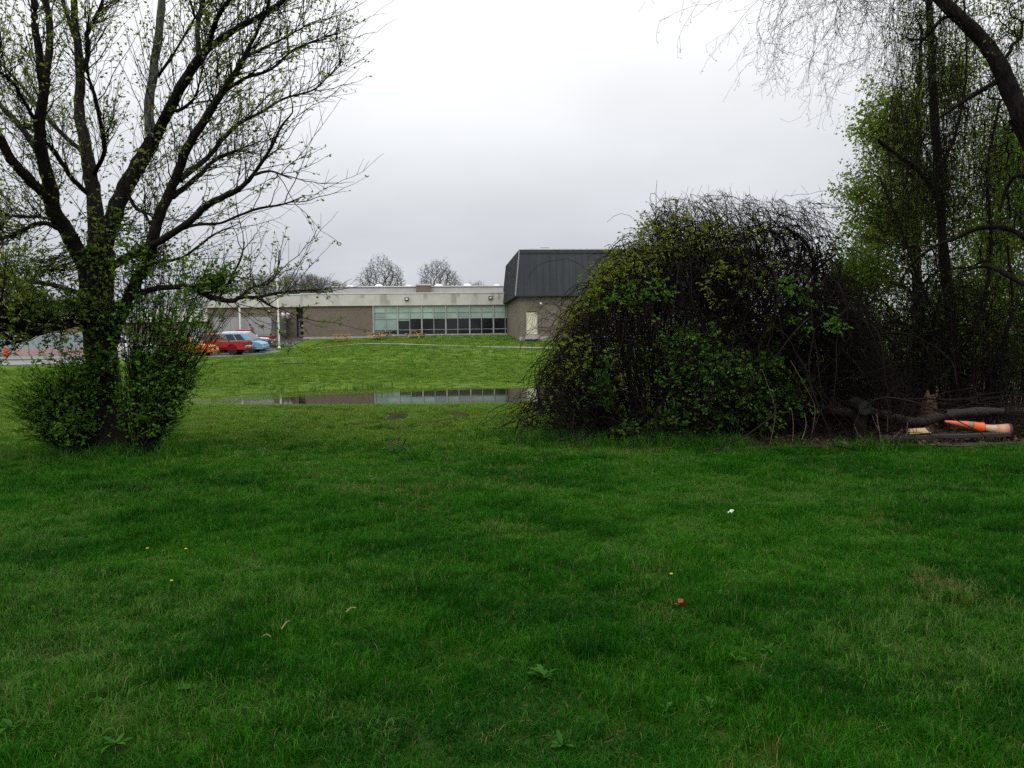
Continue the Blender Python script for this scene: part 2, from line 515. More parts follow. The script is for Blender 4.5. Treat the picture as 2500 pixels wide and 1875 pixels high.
def grid_lines():
    ys = np.concatenate([np.arange(-30, 0, 3.0), np.arange(0, 16, 0.25), np.arange(16, 40, 0.4), np.arange(40, 100, 1.0), np.arange(100, 200, 10), np.arange(200, 901, 50)])
    h = np.concatenate([np.arange(0, 14, 0.35), np.arange(14, 40, 0.8), np.arange(40, 100, 2.5), np.arange(100, 200, 10), np.arange(200, 901, 50)])
    return np.unique(np.concatenate([-h, h])), ys
gx, gy = grid_lines()
GX, GY = np.meshgrid(gx, gy)
GZ = terr(GX.ravel(), GY.ravel())
nx, ny = len(gx), len(gy)
ii = (np.arange(ny - 1)[:, None] * nx + np.arange(nx - 1)[None, :]).ravel()
g_me = arr_mesh('ground', np.stack([GX.ravel(), GY.ravel(), GZ], 1), np.stack([ii, ii + 1, ii + 1 + nx, ii + nx], 1), None, True)
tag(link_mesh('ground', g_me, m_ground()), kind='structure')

# pond water
def m_water():
    t = NT('pond_water')
    t.base((0.020, 0.018, 0.010)).set(Roughness=0.03, IOR=1.333)
    t.b.inputs['Specular IOR Level'].default_value = 0.5
    p = t.map(t.pos(), (1, 0.35, 1))
    t.bump(t.noise(3.0, 3, 0.5, p), 0.010, 0.02)
    return t.m
pw = np.array([(x, y, WATER_Z) for x, y in ((-14.5, 22.6), (7.0, 22.6), (7.0, 33.5), (-14.5, 33.5))])
tag(link_mesh('pond_water', arr_mesh('pond_water', pw, np.array([[0, 1, 2, 3]])), m_water()), kind='structure')

# draped sheets ------------------------------------------------------
def drape_strip(name, mat, pts, widths, lift=0.03, per=6, cross=6):
    c = curve(np.column_stack([np.asarray(pts, float)[:, :2], widths]), per)
    d = np.gradient(c[:, :2], axis=0); d = unit(d); nrm = np.stack([-d[:, 1], d[:, 0]], 1)
    s = np.linspace(-0.5, 0.5, cross + 1)
    xy = c[:, None, :2] + nrm[:, None, :] * (s[None, :, None] * c[:, None, 2:3])
    z = terr(xy[..., 0].ravel(), xy[..., 1].ravel()) + lift
    v = np.column_stack([xy.reshape(-1, 2), z]); k = cross + 1
    i = (np.arange(len(c) - 1)[:, None] * k + np.arange(cross)[None, :]).ravel()
    return link_mesh(name, arr_mesh(name, v, np.stack([i, i + 1, i + 1 + k, i + k], 1), None, True), mat)
def drape_rect(name, mat, x0, x1, y0, y1, step=1.0, lift=0.03, edge=0.0, seed=0, right=None):
    xs = np.arange(x0, x1 + step * 0.5, step); ys = np.arange(y0, y1 + step * 0.5, step)
    X, Y = np.meshgrid(xs, ys)
    if right is not None: X = x0 + (X - x0) / (xs[-1] - x0) * (right(Y) - x0)
    if edge:
        ex = np.zeros_like(X); ey = np.zeros_like(Y)
        ey[0, :] = (fbm(X[0, :] * 1.4, X[0, :] * 0 + 3, seed) - 0.5) * edge; ex[:, 0] = (fbm(Y[:, 0] * 1.4, Y[:, 0] * 0 + 9, seed) - 0.5) * edge
        X, Y = X + ex, Y + ey
    v = np.column_stack([X.ravel(), Y.ravel(), terr(X.ravel(), Y.ravel()) + lift]); k = len(xs)
    i = (np.arange(len(ys) - 1)[:, None] * k + np.arange(k - 1)[None, :]).ravel()
    return link_mesh(name, arr_mesh(name, v, np.stack([i, i + 1, i + 1 + k, i + k], 1), None, True), mat)
def m_asphalt(name, c, wet):
    t = NT(name); p = t.pos()
    n = t.noise(0.8, 4, 0.6, p)
    t.base(t.mix(t.rng(n, 0.35, 0.65), tuple(x * 0.8 for x in c), tuple(x * 1.2 for x in c)))
    t.l.new(t.rng(n, 0.35, 0.6, wet, wet + 0.25), t.b.inputs['Roughness']); t.b.inputs['Specular IOR Level'].default_value = 0.6
    t.bump(t.noise(50, 2, 0.5, p), 0.15, 0.01)
    return t.m
M_ASPH = m_asphalt('wet_asphalt', (0.055, 0.055, 0.058), 0.12)
M_LOT = m_asphalt('parking_asphalt', (0.075, 0.073, 0.072), 0.30)
M_PATH = m_plain('pale_concrete_path', (0.23, 0.235, 0.225), 0.7, 0.15, 2.0)
M_MUD = m_plain('bare_mud', (0.030, 0.032, 0.010), 0.95, 0.35, 3.0, spec=0.02, bump=0.6)
tag(drape_strip('access_road', M_ASPH, [(-95, 49.0), (-60, 49.3), (-40, 50.5), (-31, 53), (-27, 58)], [7.0, 7.0, 6.6, 6.5, 6.5], 0.03, 8, 8), kind='structure')
tag(drape_strip('road_kerb', m_plain('kerb_concrete', (0.3, 0.3, 0.29), 0.7), [(-95, 45.3), (-60, 45.6), (-40, 46.9), (-29.5, 50.0)], [0.35] * 4, 0.09, 8, 2), kind='structure')
tag(drape_rect('parking_lot', M_LOT, -46, -20.8, 58.5, 79.5, 1.4, 0.035, right=lambda y: -20.8 - 2.6 * smooth(69, 75.5, y) - 1.5 * (1 - smooth(58, 62, y))), kind='structure')
tag(drape_strip('walkway', M_LOT, [(-24.5, 76.5), (-24.2, 80), (-24.0, 84), (-23.8, 88.5)], [5.0, 3.6, 2.8, 2.6], 0.045, 6, 6), kind='structure')
pp = [hit(px, py)[:2] for px, py in ((880, 840.5), (1000, 842), (1100, 845), (1200, 848.5), (1330, 851))]
pp = [(-19.0, 74.5)] + [tuple(q) for q in pp] + [(12.0, 54.0), (30, 50)]
tag(drape_strip('garden_path', M_PATH, pp, [0.3, 0.5, 0.75, 0.8, 0.85, 0.8, 0.8, 0.8], 0.05, 6, 3), kind='structure')
RUTS = []
for pts, wd in (([(829, 1041), (907, 1034), (954, 1026), (975, 1015), (958, 1011), (905, 1009)], (0.20, 0.26, 0.32, 0.40, 0.32, 0.18)),
                ([(1030, 1035), (1090, 1026), (1130, 1016), (1096, 1007), (1060, 1006)], (0.18, 0.24, 0.32, 0.30, 0.16)),
                ([(1245, 1003), (1275, 1000), (1300, 999)], (0.05, 0.15, 0.10))):
    rw = [hit(*p)[:2] for p in pts]; RUTS.append(curve(np.column_stack([rw, wd]), 6))
    tag(drape_strip('tyre_rut', M_MUD, rw, wd, 0.02, 6, 2), kind='structure')
for px, py, w in ((690, 871, 1.2), (712, 889, 1.6), (545, 874, 2.5)):
    h = hit(px, py)
    tag(drape_strip('bare_soil_patch', M_MUD, [(h[0] - w, h[1] - 0.1), (h[0] - w * .3, h[1] + .3), (h[0] + w * .4, h[1]), (h[0] + w, h[1] + .2)], [0.1, 0.8, 0.7, 0.1], 0.02, 6, 3), kind='structure')

# leaf litter under the thicket
def m_litter():
    t = NT('leaf_litter'); p = t.pos()
    n = t.noise(7, 5, 0.7, p); n2 = t.noise(1.2, 3, 0.5, p)
    t.base(t.mix(t.rng(n, 0.3, 0.7), t.mix(t.rng(n2, 0.4, 0.6), (0.012, 0.008, 0.005), (0.026, 0.016, 0.009)), (0.050, 0.030, 0.016)))
    t.set(Roughness=0.8).bump(t.noise(18, 4, 0.7, p), 0.9, 0.04)
    return t.m
M_LITTER = m_litter()
tag(drape_rect('leaf_litter_ground', M_LITTER, 3.3, 22.0, 10.95, 30.0, 0.5, 0.025, 0.7, 4), kind='structure')

# ================================================================== GRASS (instanced tufts)
def m_grass():
    m, n, l, out = new_mat('grass_blade')
    a = n.new('ShaderNodeAttribute'); a.attribute_name = 'tint'; a.attribute_type = 'INSTANCER'
    rp = n.new('ShaderNodeValToRGB'); e = rp.color_ramp.elements
    e[0].position = 0.0; e[0].color = col((0.007, 0.052, 0.003))
    e[1].position = 1.0; e[1].color = col((0.120, 0.095, 0.035))
    for p, c in ((0.28, (0.018, 0.106, 0.003)), (0.45, (0.042, 0.146, 0.007)), (0.58, (0.070, 0.142, 0.032)), (0.78, (0.112, 0.200, 0.016)), (0.90, (0.134, 0.196, 0.048))):
        x = e.new(p); x.color = col(c)
    l.new(a.outputs['Fac'], rp.inputs[0])
    g2 = n.new('ShaderNodeAttribute'); g2.attribute_name = 'tint'
    hs = n.new('ShaderNodeHueSaturation'); l.new(rp.outputs[0], hs.inputs['Color'])
    mr = n.new('ShaderNodeMapRange'); mr.inputs[3].default_value = 0.5; mr.inputs[4].default_value = 1.6
    l.new(g2.outputs['Fac'], mr.inputs[0]); l.new(mr.outputs[0], hs.inputs['Value'])
    d = n.new('ShaderNodeBsdfDiffuse'); t = n.new('ShaderNodeBsdfTranslucent'); g = n.new('ShaderNodeBsdfGlossy')
    g.inputs['Roughness'].default_value = 0.32
    gt = n.new('ShaderNodeMath'); gt.operation = 'GREATER_THAN'; gt.inputs[1].default_value = 0.980; l.new(g2.outputs['Fac'], gt.inputs[0])
    st = n.new('ShaderNodeMix'); st.data_type = 'RGBA'; st.inputs[7].default_value = col((0.19, 0.155, 0.07)); l.new(gt.outputs[0], st.inputs[0]); l.new(hs.outputs[0], st.inputs[6])
    for s in (d, t): l.new(st.outputs[2], s.inputs[0])
    m1 = n.new('ShaderNodeMixShader'); m1.inputs[0].default_value = 0.35
    l.new(d.outputs[0], m1.inputs[1]); l.new(t.outputs[0], m1.inputs[2])
    m2 = n.new('ShaderNodeMixShader'); m2.inputs[0].default_value = 0.007
    l.new(m1.outputs[0], m2.inputs[1]); l.new(g.outputs[0], m2.inputs[2])
    l.new(m2.outputs[0], out.inputs[0])
    return m
M_GRASS = m_grass()
def tuft_mesh(name, n, rad, h0, h1, w, lean):
    r = rad * np.sqrt(RNG.random(n)); a = RNG.random(n) * 6.283
    b = np.stack([r * np.cos(a), r * np.sin(a), np.zeros(n) - 0.008], 1)
    h = h0 + (h1 - h0) * RNG.random(n) ** 1.3
    la = RNG.random(n) * 6.283; ll = lean * (0.25 + RNG.random(n)) * h
    ld = np.stack([np.cos(la), np.sin(la), np.zeros(n)], 1)
    sa = RNG.random(n) * 3.1416; sd = np.stack([np.cos(sa), np.sin(sa), np.zeros(n)], 1) * w * 0.5
    m = b + ld * ll[:, None] * 0.32 + np.array([0, 0, 1]) * (h * 0.58)[:, None]
    tp = b + ld * ll[:, None] + np.array([0, 0, 1]) * (h * (1 - 0.25 * lean))[:, None]
    v = np.stack([b - sd, b + sd, m - sd * 0.8, m + sd * 0.8, tp], 1).reshape(-1, 3)
    o = np.arange(n)[:, None] * 5
    f = np.concatenate([o + np.array([[0, 1, 3]]), o + np.array([[0, 3, 2]]), o + np.array([[2, 3, 4]])], 0)
    return arr_mesh(name, v, f, {'tint': np.repeat(RNG.random(n), 5)})
TUFTS = bpy.data.collections.new('grass_tufts')
TALL = bpy.data.collections.new('tall_grass_tufts')
def proto(coll, me, mat):
    me.materials.append(mat); o = bpy.data.objects.new(me.name, me); coll.objects.link(o)
for k in range(7):
    proto(TUFTS, tuft_mesh('tuft%d' % k, 34, 0.058, 0.026, 0.080, 0.0034, 0.55 + 0.12 * k), M_GRASS)
for k in range(4):
    proto(TALL, tuft_mesh('tall%d' % k, 16, 0.05, 0.14, 0.42, 0.006, 0.5 + 0.1 * k), M_GRASS)
def scatter(name, coll, n_proto, pts, sxy, sz, tint, label, cat='grass'):
    n = len(pts)
    me = bpy.data.meshes.new(name); me.vertices.add(n); me.vertices.foreach_set('co', np.ascontiguousarray(pts, np.float32).ravel())
    for nm, v in (('rz', RNG.random(n) * 6.283), ('sxy', sxy), ('sz', sz), ('tint', tint)):
        a = me.attributes.new(nm, 'FLOAT', 'POINT'); a.data.foreach_set('value', np.ascontiguousarray(np.broadcast_to(v, (n,)), np.float32))
    a = me.attributes.new('pick', 'INT', 'POINT'); a.data.foreach_set('value', RNG.integers(0, n_proto, n).astype(np.int32))
    me.update()
    o = link_mesh(name, me); tag(o, label, cat, kind='stuff')
    ng = bpy.data.node_groups.new(name, 'GeometryNodeTree')
    ng.interface.new_socket('Geometry', in_out='INPUT', socket_type='NodeSocketGeometry')
    ng.interface.new_socket('Geometry', in_out='OUTPUT', socket_type='NodeSocketGeometry')
    N, L = ng.nodes, ng.links
    gi, go = N.new('NodeGroupInput'), N.new('NodeGroupOutput')
    ip = N.new('GeometryNodeInstanceOnPoints'); ci = N.new('GeometryNodeCollectionInfo')
    ci.inputs['Collection'].default_value = coll; ci.inputs['Separate Children'].default_value = True; ci.inputs['Reset Children'].default_value = True
    def na(nm, ty='FLOAT'):
        q = N.new('GeometryNodeInputNamedAttribute'); q.data_type = ty; q.inputs['Name'].default_value = nm
        return q.outputs['Attribute']
    cr = N.new('ShaderNodeCombineXYZ'); L.new(na('rz'), cr.inputs[2])
    cs = N.new('ShaderNodeCombineXYZ'); s_ = na('sxy'); L.new(s_, cs.inputs[0]); L.new(s_, cs.inputs[1]); L.new(na('sz'), cs.inputs[2])
    L.new(gi.outputs[0], ip.inputs['Points']); L.new(ci.outputs[0], ip.inputs['Instance'])
    ip.inputs['Pick Instance'].default_value = True
    L.new(na('pick', 'INT'), ip.inputs['Instance Index'])
    L.new(cr.outputs[0], ip.inputs['Rotation']); L.new(cs.outputs[0], ip.inputs['Scale'])
    L.new(ip.outputs[0], go.inputs[0])
    md = o.modifiers.new('scatter', 'NODES'); md.node_group = ng
    return o
def lawn_tint(x, y):
    a = fbm(x * 0.5, y * 0.7, 21, 4); b = fbm(x * 0.45, y * 0.8, 55, 4); c = fbm(x * 1.1, y * 1.1, 77, 3); d = fbm(x * 2.6, y * 3.4, 140, 3)
    t = 0.07 + 0.33 * smooth(0.25, 0.75, a) + 0.42 * (d - 0.5)
    t = np.where(RNG.random(len(x)) < 0.60 * smooth(0.54, 0.74, b), 0.52 + 0.2 * (d - 0.5), t)
    t = np.where((c + 0.06 * RNG.normal(size=len(x)) > 0.77) & (RNG.random(len(x)) < 0.35), 0.97, t)
    t = np.clip(t + RNG.normal(size=len(x)) * 0.10, 0, 0.62)
    far = smooth(9.6, 15.0, y + 3.0 * (a - 0.5) - 0.9 * smooth(0, 3, x))  # near tufts stay darker: foreground shade put into tint; paler mown grass beyond
    t = np.where(RNG.random(len(x)) < far * 0.85, 0.60 + 0.32 * np.clip(d + 0.15 * RNG.normal(size=len(x)), 0, 1), t)
    t = np.where((c + 0.06 * RNG.normal(size=len(x)) > 0.78) & (RNG.random(len(x)) < 0.3), 0.97, t)
    return np.clip(t, 0, 1)
gp, gs, gh = [], [], []
for y0, y1, dens, s, hz in ((1.9, 5.0, 900, 1.0, 1.0), (5.0, 8.0, 620, 1.1, 1.0), (8.0, 13.5, 330, 1.35, 1.0), (13.5, 24.5, 95, 2.1, 0.85), (24.5, 45, 22, 3.2, 1.0), (45, 84, 5, 5.0, 1.3)):
    half = lambda y: 0.72 * y + 1.2
    n = int(dens * (half(y0) + half(y1)) * (y1 - y0))
    y = y0 + (y1 - y0) * RNG.random(n); x = (RNG.random(n) * 2 - 1) * half(y1)
    k = np.abs(x) < half(y); x, y = x[k], y[k]
    gp.append(np.stack([x, y], 1)); gs.append(np.full(len(x), s)); gh.append(np.full(len(x), hz))
gp, gs, gh = np.concatenate(gp), np.concatenate(gs), np.concatenate(gh)
X, Y = gp[:, 0], gp[:, 1]
keep = poly_sd(X, Y, POND) < -0.05 + 0.5 * (fbm(X * 1.3, Y * 1.3, 301, 2) - 0.5)
keep &= ~((X > 3.5) & (Y > 11.1 + 0.25 * np.sin(X * 2.3)) & (Y < 30))
keep &= ~((X < -20.9 - 2.5 * smooth(69, 75.5, Y)) & (Y > 56)) & ~((X < -23) & (Y > 43) & (Y <= 56)) & ~((X < -20.5) & (Y > 75)) & (Y < 84)
dd = np.full(len(X), 9.0)
for q in pp: pass
pc = curve(np.array(pp), 8)
for a, b in zip(pc[:-1], pc[1:]):
    e = b - a; t = np.clip(((X - a[0]) * e[0] + (Y - a[1]) * e[1]) / (e @ e), 0, 1)
    dd = np.minimum(dd, np.hypot(X - a[0] - t * e[0], Y - a[1] - t * e[1]))
keep &= dd > 0.55
for rc in RUTS:
    for q in rc: keep &= np.hypot(X - q[0], Y - q[1]) > 0.06 + q[2] * 0.62
thin = fbm(X * 1.1, Y * 1.1, 77, 3)
keep &= ~((thin > 0.72) & (RNG.random(len(X)) < 0.3) & (Y < 14))
X, Y, gs, gh = X[keep], Y[keep], gs[keep], gh[keep]
lump = 0.45 + 0.75 * fbm(X * 1.5, Y * 1.5, 91, 3) + 0.75 * smooth(0.42, 0.75, fbm(X * 4.2, Y * 4.2, 191, 2))
gs = gs * (0.8 + 0.4 * RNG.random(len(X)))
lump = lump * (0.25 + 0.75 * smooth(-0.3, -3.5, poly_sd(X, Y, POND)))
scatter('lawn_grass', TUFTS, 7, np.stack([X, Y, terr(X, Y)], 1), gs, gs ** 0.45 * gh * lump * (0.8 + 0.45 * RNG.random(len(X))), lawn_tint(X, Y), 'short wet green lawn grass covering the whole foreground')

# emergent grass in the flooded shallows, reeds along the pond
n = 15000
fx = RNG.random(n) * 17 - 12; fy = 23.5 + RNG.random(n) * 8.5
sdp, sdo = poly_sd(fx, fy, POND), poly_sd(fx, fy, OPEN)
k = (sdp > -0.3) & (sdo < 0.05 * RNG.normal(size=n)) 
k |= (sdp > -0.3) & (sdo < 0.9) & (RNG.random(n) < 0.03)
k |= (sdp < 0.45) & (sdp > -0.2) & (RNG.random(n) < 0.35) & (fbm(fx * 1.1, fy, 311, 2) > 0.45)
fx, fy = fx[k], fy[k]
scatter('flooded_grass', TUFTS, 7, np.stack([fx, fy, np.full(len(fx), WATER_Z - 0.02)], 1), 2.0 + RNG.random(len(fx)), 0.45 + 0.6 * RNG.random(len(fx)), 0.72 + 0.15 * RNG.random(len(fx)), 'grey green grass standing in the flooded edge of the pond')
rp_ = []
for px, py, n, sp in ((668, 950, 14, 0.7), (695, 960, 10, 0.8), (860, 962, 10, 0.8), (890, 955, 26, 0.8), (905, 945, 20, 0.5), (940, 958, 10, 0.6), (960, 952, 9, 0.7), (780, 962, 8, 1.0), (1010, 955, 6, .8), (745, 958, 8, .8), (1090, 952, 4, .9), (640, 962, 8, 0.8)):
    h = hit(px, py)
    rp_.append(np.column_stack([h[0] + RNG.normal(size=n) * sp * 0.6, h[1] + RNG.normal(size=n) * 0.4, np.full(n, WATER_Z)]))
rp_ = np.concatenate(rp_)
rp_ = rp_[::2]
scatter('pond_reeds', TALL, 4, rp_, 1.0, 0.8 + 0.9 * RNG.random(len(rp_)), 0.35 + 0.4 * RNG.random(len(rp_)), 'thin green reeds growing in the pond water', 'reeds')
# longer unmown grass at the foot of the trees and shrubs
tp_ = []
for px, py, n, sx, sy in ((255, 1118, 260, 0.75, 0.28), (385, 1075, 70, 0.25, 0.2), (330, 1110, 60, 0.4, 0.15), (1600, 1092, 170, 0.7, 0.16), (1440, 1082, 140, 0.75, 0.2), (1330, 1075, 70, 0.5, 0.2), (1800, 1096, 60, 0.7, 0.1), (2100, 1105, 35, 0.25, 0.08)):
    h = hit(px, py)
    tp_.append(np.column_stack([h[0] + RNG.normal(size=n) * sx, h[1] + RNG.normal(size=n) * sy, np.zeros(n)]))
tp_ = np.concatenate(tp_); tp_[:, 2] = terr(tp_[:, 0], tp_[:, 1])
scatter('long_grass', TALL, 4, tp_, 1.0, 0.35 + 0.6 * RNG.random(len(tp_)), 0.25 + 0.35 * RNG.random(len(tp_)), 'longer unmown grass at the foot of the tree and shrubs')
h = hit(683, 848)
fp_ = np.column_stack([h[0] + RNG.normal(size=60) * 0.5, h[1] + RNG.normal(size=60) * 0.5, np.zeros(60)]); fp_[:, 2] = terr(fp_[:, 0], fp_[:, 1])
scatter('flagpole_grass', TALL, 4, fp_, 1.6, 0.8 + 0.5 * RNG.random(60), 0.2, 'clump of uncut grass round the foot of the flagpole')

# ================================================================== SCHOOL BUILDING
def m_brick(name, c1, c2, mortar):
    t = NT(name); p = t.sep(t.coord())
    v = t.comb(t.math('ADD', p[0], p[1]), p[2])
    b = t.n.new('ShaderNodeTexBrick'); t.l.new(v, b.inputs['Vector'])
    b.inputs['Color1'].default_value = col(c1); b.inputs['Color2'].default_value = col(c2); b.inputs['Mortar'].default_value = col(mortar)
    b.inputs['Scale'].default_value = 1.0; b.inputs['Mortar Size'].default_value = 0.008
    b.inputs['Brick Width'].default_value = 0.21; b.inputs['Row Height'].default_value = 0.072; b.inputs['Bias'].default_value = -0.1
    n = t.noise(0.45, 4, 0.6); n2 = t.noise(2.6, 3)
    c = t.mix(t.rng(n, 0.35, 0.65, 0, 0.45), b.outputs[0], (0.135, 0.120, 0.085))
    c = t.mix(t.rng(n2, 0.45, 0.7, 0, 0.35), c, (0.105, 0.085, 0.088))
    t.base(c).set(Roughness=0.85); t.b.inputs['Specular IOR Level'].default_value = 0.2
    t.bump(b.outputs[1], -0.5, 0.01)
    return t.m
M_BRICK = m_brick('brown_brick', (0.150, 0.105, 0.086), (0.205, 0.150, 0.125), (0.20, 0.185, 0.165))
def m_fascia(stains):
    t = NT('stained_concrete'); p = t.sep(t.coord())
    n = t.noise(0.7, 5, 0.6); st = t.noise(1.0, 4, 0.6, t.map(t.coord(), (3.0, 3.0, 0.15)))
    c = t.mix(t.rng(n, 0.3, 0.7), (0.47, 0.455, 0.425), (0.57, 0.555, 0.525))
    c = t.mix(t.rng(st, 0.52, 0.75, 0, 0.35), c, (0.33, 0.31, 0.28))
    wob = t.math('MULTIPLY', t.math('SUBTRACT', t.noise(3.0, 3), 0.5), 0.5)
    for x, w, top, bot in stains:
        # a damp run: full width at the top, narrower below
        d = t.math('ABSOLUTE', t.math('SUBTRACT', t.math('ADD', p[0], wob), x))
        mk = t.math('MULTIPLY', t.rng(d, w * 0.65, w * 0.3), t.math('MULTIPLY', t.rng(p[2], bot - 0.15, bot + 0.35), t.rng(p[2], top + 0.1, top - 0.05)))
        c = t.mix(t.math('MULTIPLY', mk, 0.55), c, (0.24, 0.225, 0.20))
    t.base(c).set(Roughness=0.8); t.b.inputs['Specular IOR Level'].default_value = 0.25
    return t.m
STAINS = [(-23.0, 0.5, 4.7, 3.4), (-26.9, 0.7, 4.75, 3.4), (-22.4, 0.45, 4.7, 4.2), (-16.2, 0.55, 4.7, 4.1), (-13.9, 0.8, 4.75, 3.4), (-13.4, 0.4, 4.0, 3.4), (-9.2, 0.45, 4.7, 4.0), (-6.0, 0.6, 4.7, 3.4), (-5.5, 0.35, 4.7, 4.2), (-3.6, 0.3, 4.7, 4.2), (-1.6, 0.25, 4.7, 4.0), (-19.0, 0.3, 4.7, 4.4), (-0.9, 0.3, 4.7, 3.8)]
M_FASCIA = m_fascia(STAINS)
M_COPING = m_plain('pale_metal_coping', (0.62, 0.62, 0.60), 0.45, 0.06)
M_FRAME = m_plain('grey_aluminium', (0.36, 0.37, 0.36), 0.45, 0.08, metal=0.3)
M_FOUND = m_plain('concrete_foundation', (0.34, 0.33, 0.31), 0.8, 0.2)
def m_pane(name, c, rough, var=0.12):
    t = NT(name)
    t.base(t.mix(t.rng(t.noise(0.6, 3), 0.35, 0.65), tuple(x * (1 - var) for x in c), tuple(x * (1 + var) for x in c)))
    t.set(Roughness=rough); t.b.inputs['Specular IOR Level'].default_value = 0.5
    t.bump(t.noise(0.8, 2), 0.02, 0.05)
    return t.m
M_GREEN = m_pane('green_blind_glass', (0.300, 0.420, 0.350), 0.25)
M_GREEN2 = m_pane('blue_green_blind_glass', (0.225, 0.325, 0.300), 0.22)
M_DARKG = m_pane('dark_window_glass', (0.010, 0.010, 0.012), 0.08)
M_TIER = None
def m_ribbed():
    t = NT('ribbed_grey_cladding'); p = t.sep(t.coord())
    w = t.n.new('ShaderNodeTexWave'); w.bands_direction = 'X'; w.inputs['Scale'].default_value = 1.6; w.inputs['Distortion'].default_value = 0
    t.l.new(t.coord(), w.inputs['Vector'])
    t.base(t.mix(t.rng(t.noise(0.5, 4), 0.3, 0.7), (0.34, 0.335, 0.325), (0.41, 0.405, 0.39))).set(Roughness=0.6)
    t.bump(w.outputs[0], 0.5, 0.04)
    return t.m
M_TIER = m_ribbed()
M_DARK = m_plain('dark_recess', (0.03, 0.027, 0.026), 0.8)
M_ROOF = m_plain('flat_roof_gravel', (0.25, 0.245, 0.24), 0.9)
M_WHITE = m_plain('white_painted_metal', (0.74, 0.74, 0.74), 0.4, 0.05)
M_DOME = m_plain('white_acrylic_dome', (0.72, 0.74, 0.75), 0.25, 0.04)
B_ROT = R(5)
school = empty('school_building', (-0.46, 88.0, 2.25), B_ROT)
tag(school, 'long low brown brick school with pale concrete fascia and green topped windows', 'building')
# brick walls
boxo('wall', M_BRICK, school, -22.8, -15.16, 0.0, 0.35, -0.02, 3.36)
boxo('wall', M_BRICK, school, -22.8, -22.45, 0.36, 4.5, -0.02, 3.36)
boxo('wall', M_BRICK, school, -33.9, -24.0, 2.5, 2.85, -0.9, 3.40)
boxo('wall', M_BRICK, school, -33.9, -33.55, 2.86, 30, -0.9, 3.40)
boxo('wall', M_BRICK, school, -24.3, -24.0, 2.86, 4.4, -0.9, 3.40)
boxo('recess_wall', M_BRICK, school, -24.0, -22.8, 3.5, 3.8, 2.10, 3.40)
boxo('back_wall', M_BRICK, school, -33.5, 0.0, 29.6, 30.0, -0.9, 4.6)
boxo('foundation', M_FOUND, school, -22.85, 0.4, -0.05, 0.5, -1.0, -0.03)
boxo('sill', M_FOUND, school, -15.16, 0.4, -0.12, 0.2, -0.025, 0.075)
# fascia, coping and roof
boxo('fascia', M_FASCIA, school, -23.0, 0.45, -0.22, 0.6, 3.37, 4.68)
boxo('fascia', M_FASCIA, school, -34.25, -23.02, 2.28, 3.1, 3.41, 4.74)
boxo('fascia', M_FASCIA, school, -34.25, -33.5, 3.12, 30.2, 3.41, 4.74)
boxo('fascia', M_FASCIA, school, -23.0, -22.3, 0.62, 2.26, 3.38, 4.67)
boxo('coping', M_COPING, school, -23.05, 0.5, -0.27, 0.65, 4.683, 4.80)
boxo('coping', M_COPING, school, -34.3, -23.07, 2.23, 3.15, 4.743, 4.86)
boxo('coping', M_COPING, school, -34.3, -33.45, 3.16, 30.3, 4.743, 4.86)
boxo('roof', M_ROOF, school, -33.4, 0.4, 3.2, 29.5, 4.30, 4.52)
boxo('roof', M_ROOF, school, -22.2, 0.4, 0.7, 3.18, 4.30, 4.50)
boxo('joint', M_DARK, school, -22.98, 0.40, -0.06, 0.3, 3.362, 3.369)
# roof tier
tier = MB().hexa([(-21.4, 12, 4.4), (2, 12, 4.4), (2, 24, 4.4), (-21.4, 24, 4.4), (-21.1, 12.25, 6.3), (2, 12.25, 6.3), (2, 23.7, 6.3), (-21.1, 23.7, 6.3)]).build('roof_tier', M_TIER, school)
boxo('tier_coping', M_COPING, school, -21.25, 2.1, 12.1, 23.9, 6.303, 6.42)
pent = boxo('penthouse', M_BRICK, school, -10.6, -8.85, 11.2, 14.0, 4.5, 6.40)
boxo('cap', M_FASCIA, pent, -10.7, -8.75, 11.1, 14.1, 6.403, 6.62)
MB().lathe([(0.04, 6.6), (0.04, 7.55), (0.02, 7.6)], 6, c=(-8.6, 12.6, 0)).build('vent_pipe', M_WHITE, school)
dome_me = MB().lathe([(0.62, 0), (0.64, 0.16), (0.58, 0.2), (0.5, 0.33), (0.36, 0.43), (0.18, 0.49), (0.03, 0.5)], 14).mesh('skylight_dome', 0, True)
for px in (868, 935, 1005, 1076, 1145, 1215):
    o = link_mesh('skylight_dome', dome_me, M_DOME, school)
    k = (px - CX) / F_PX; x = (k * 104 + 0.46 + 16 * 0.087) / 0.996
    o.location = (x, 15.5, 6.42 if px in (935, 1076, 1145) else 6.30)
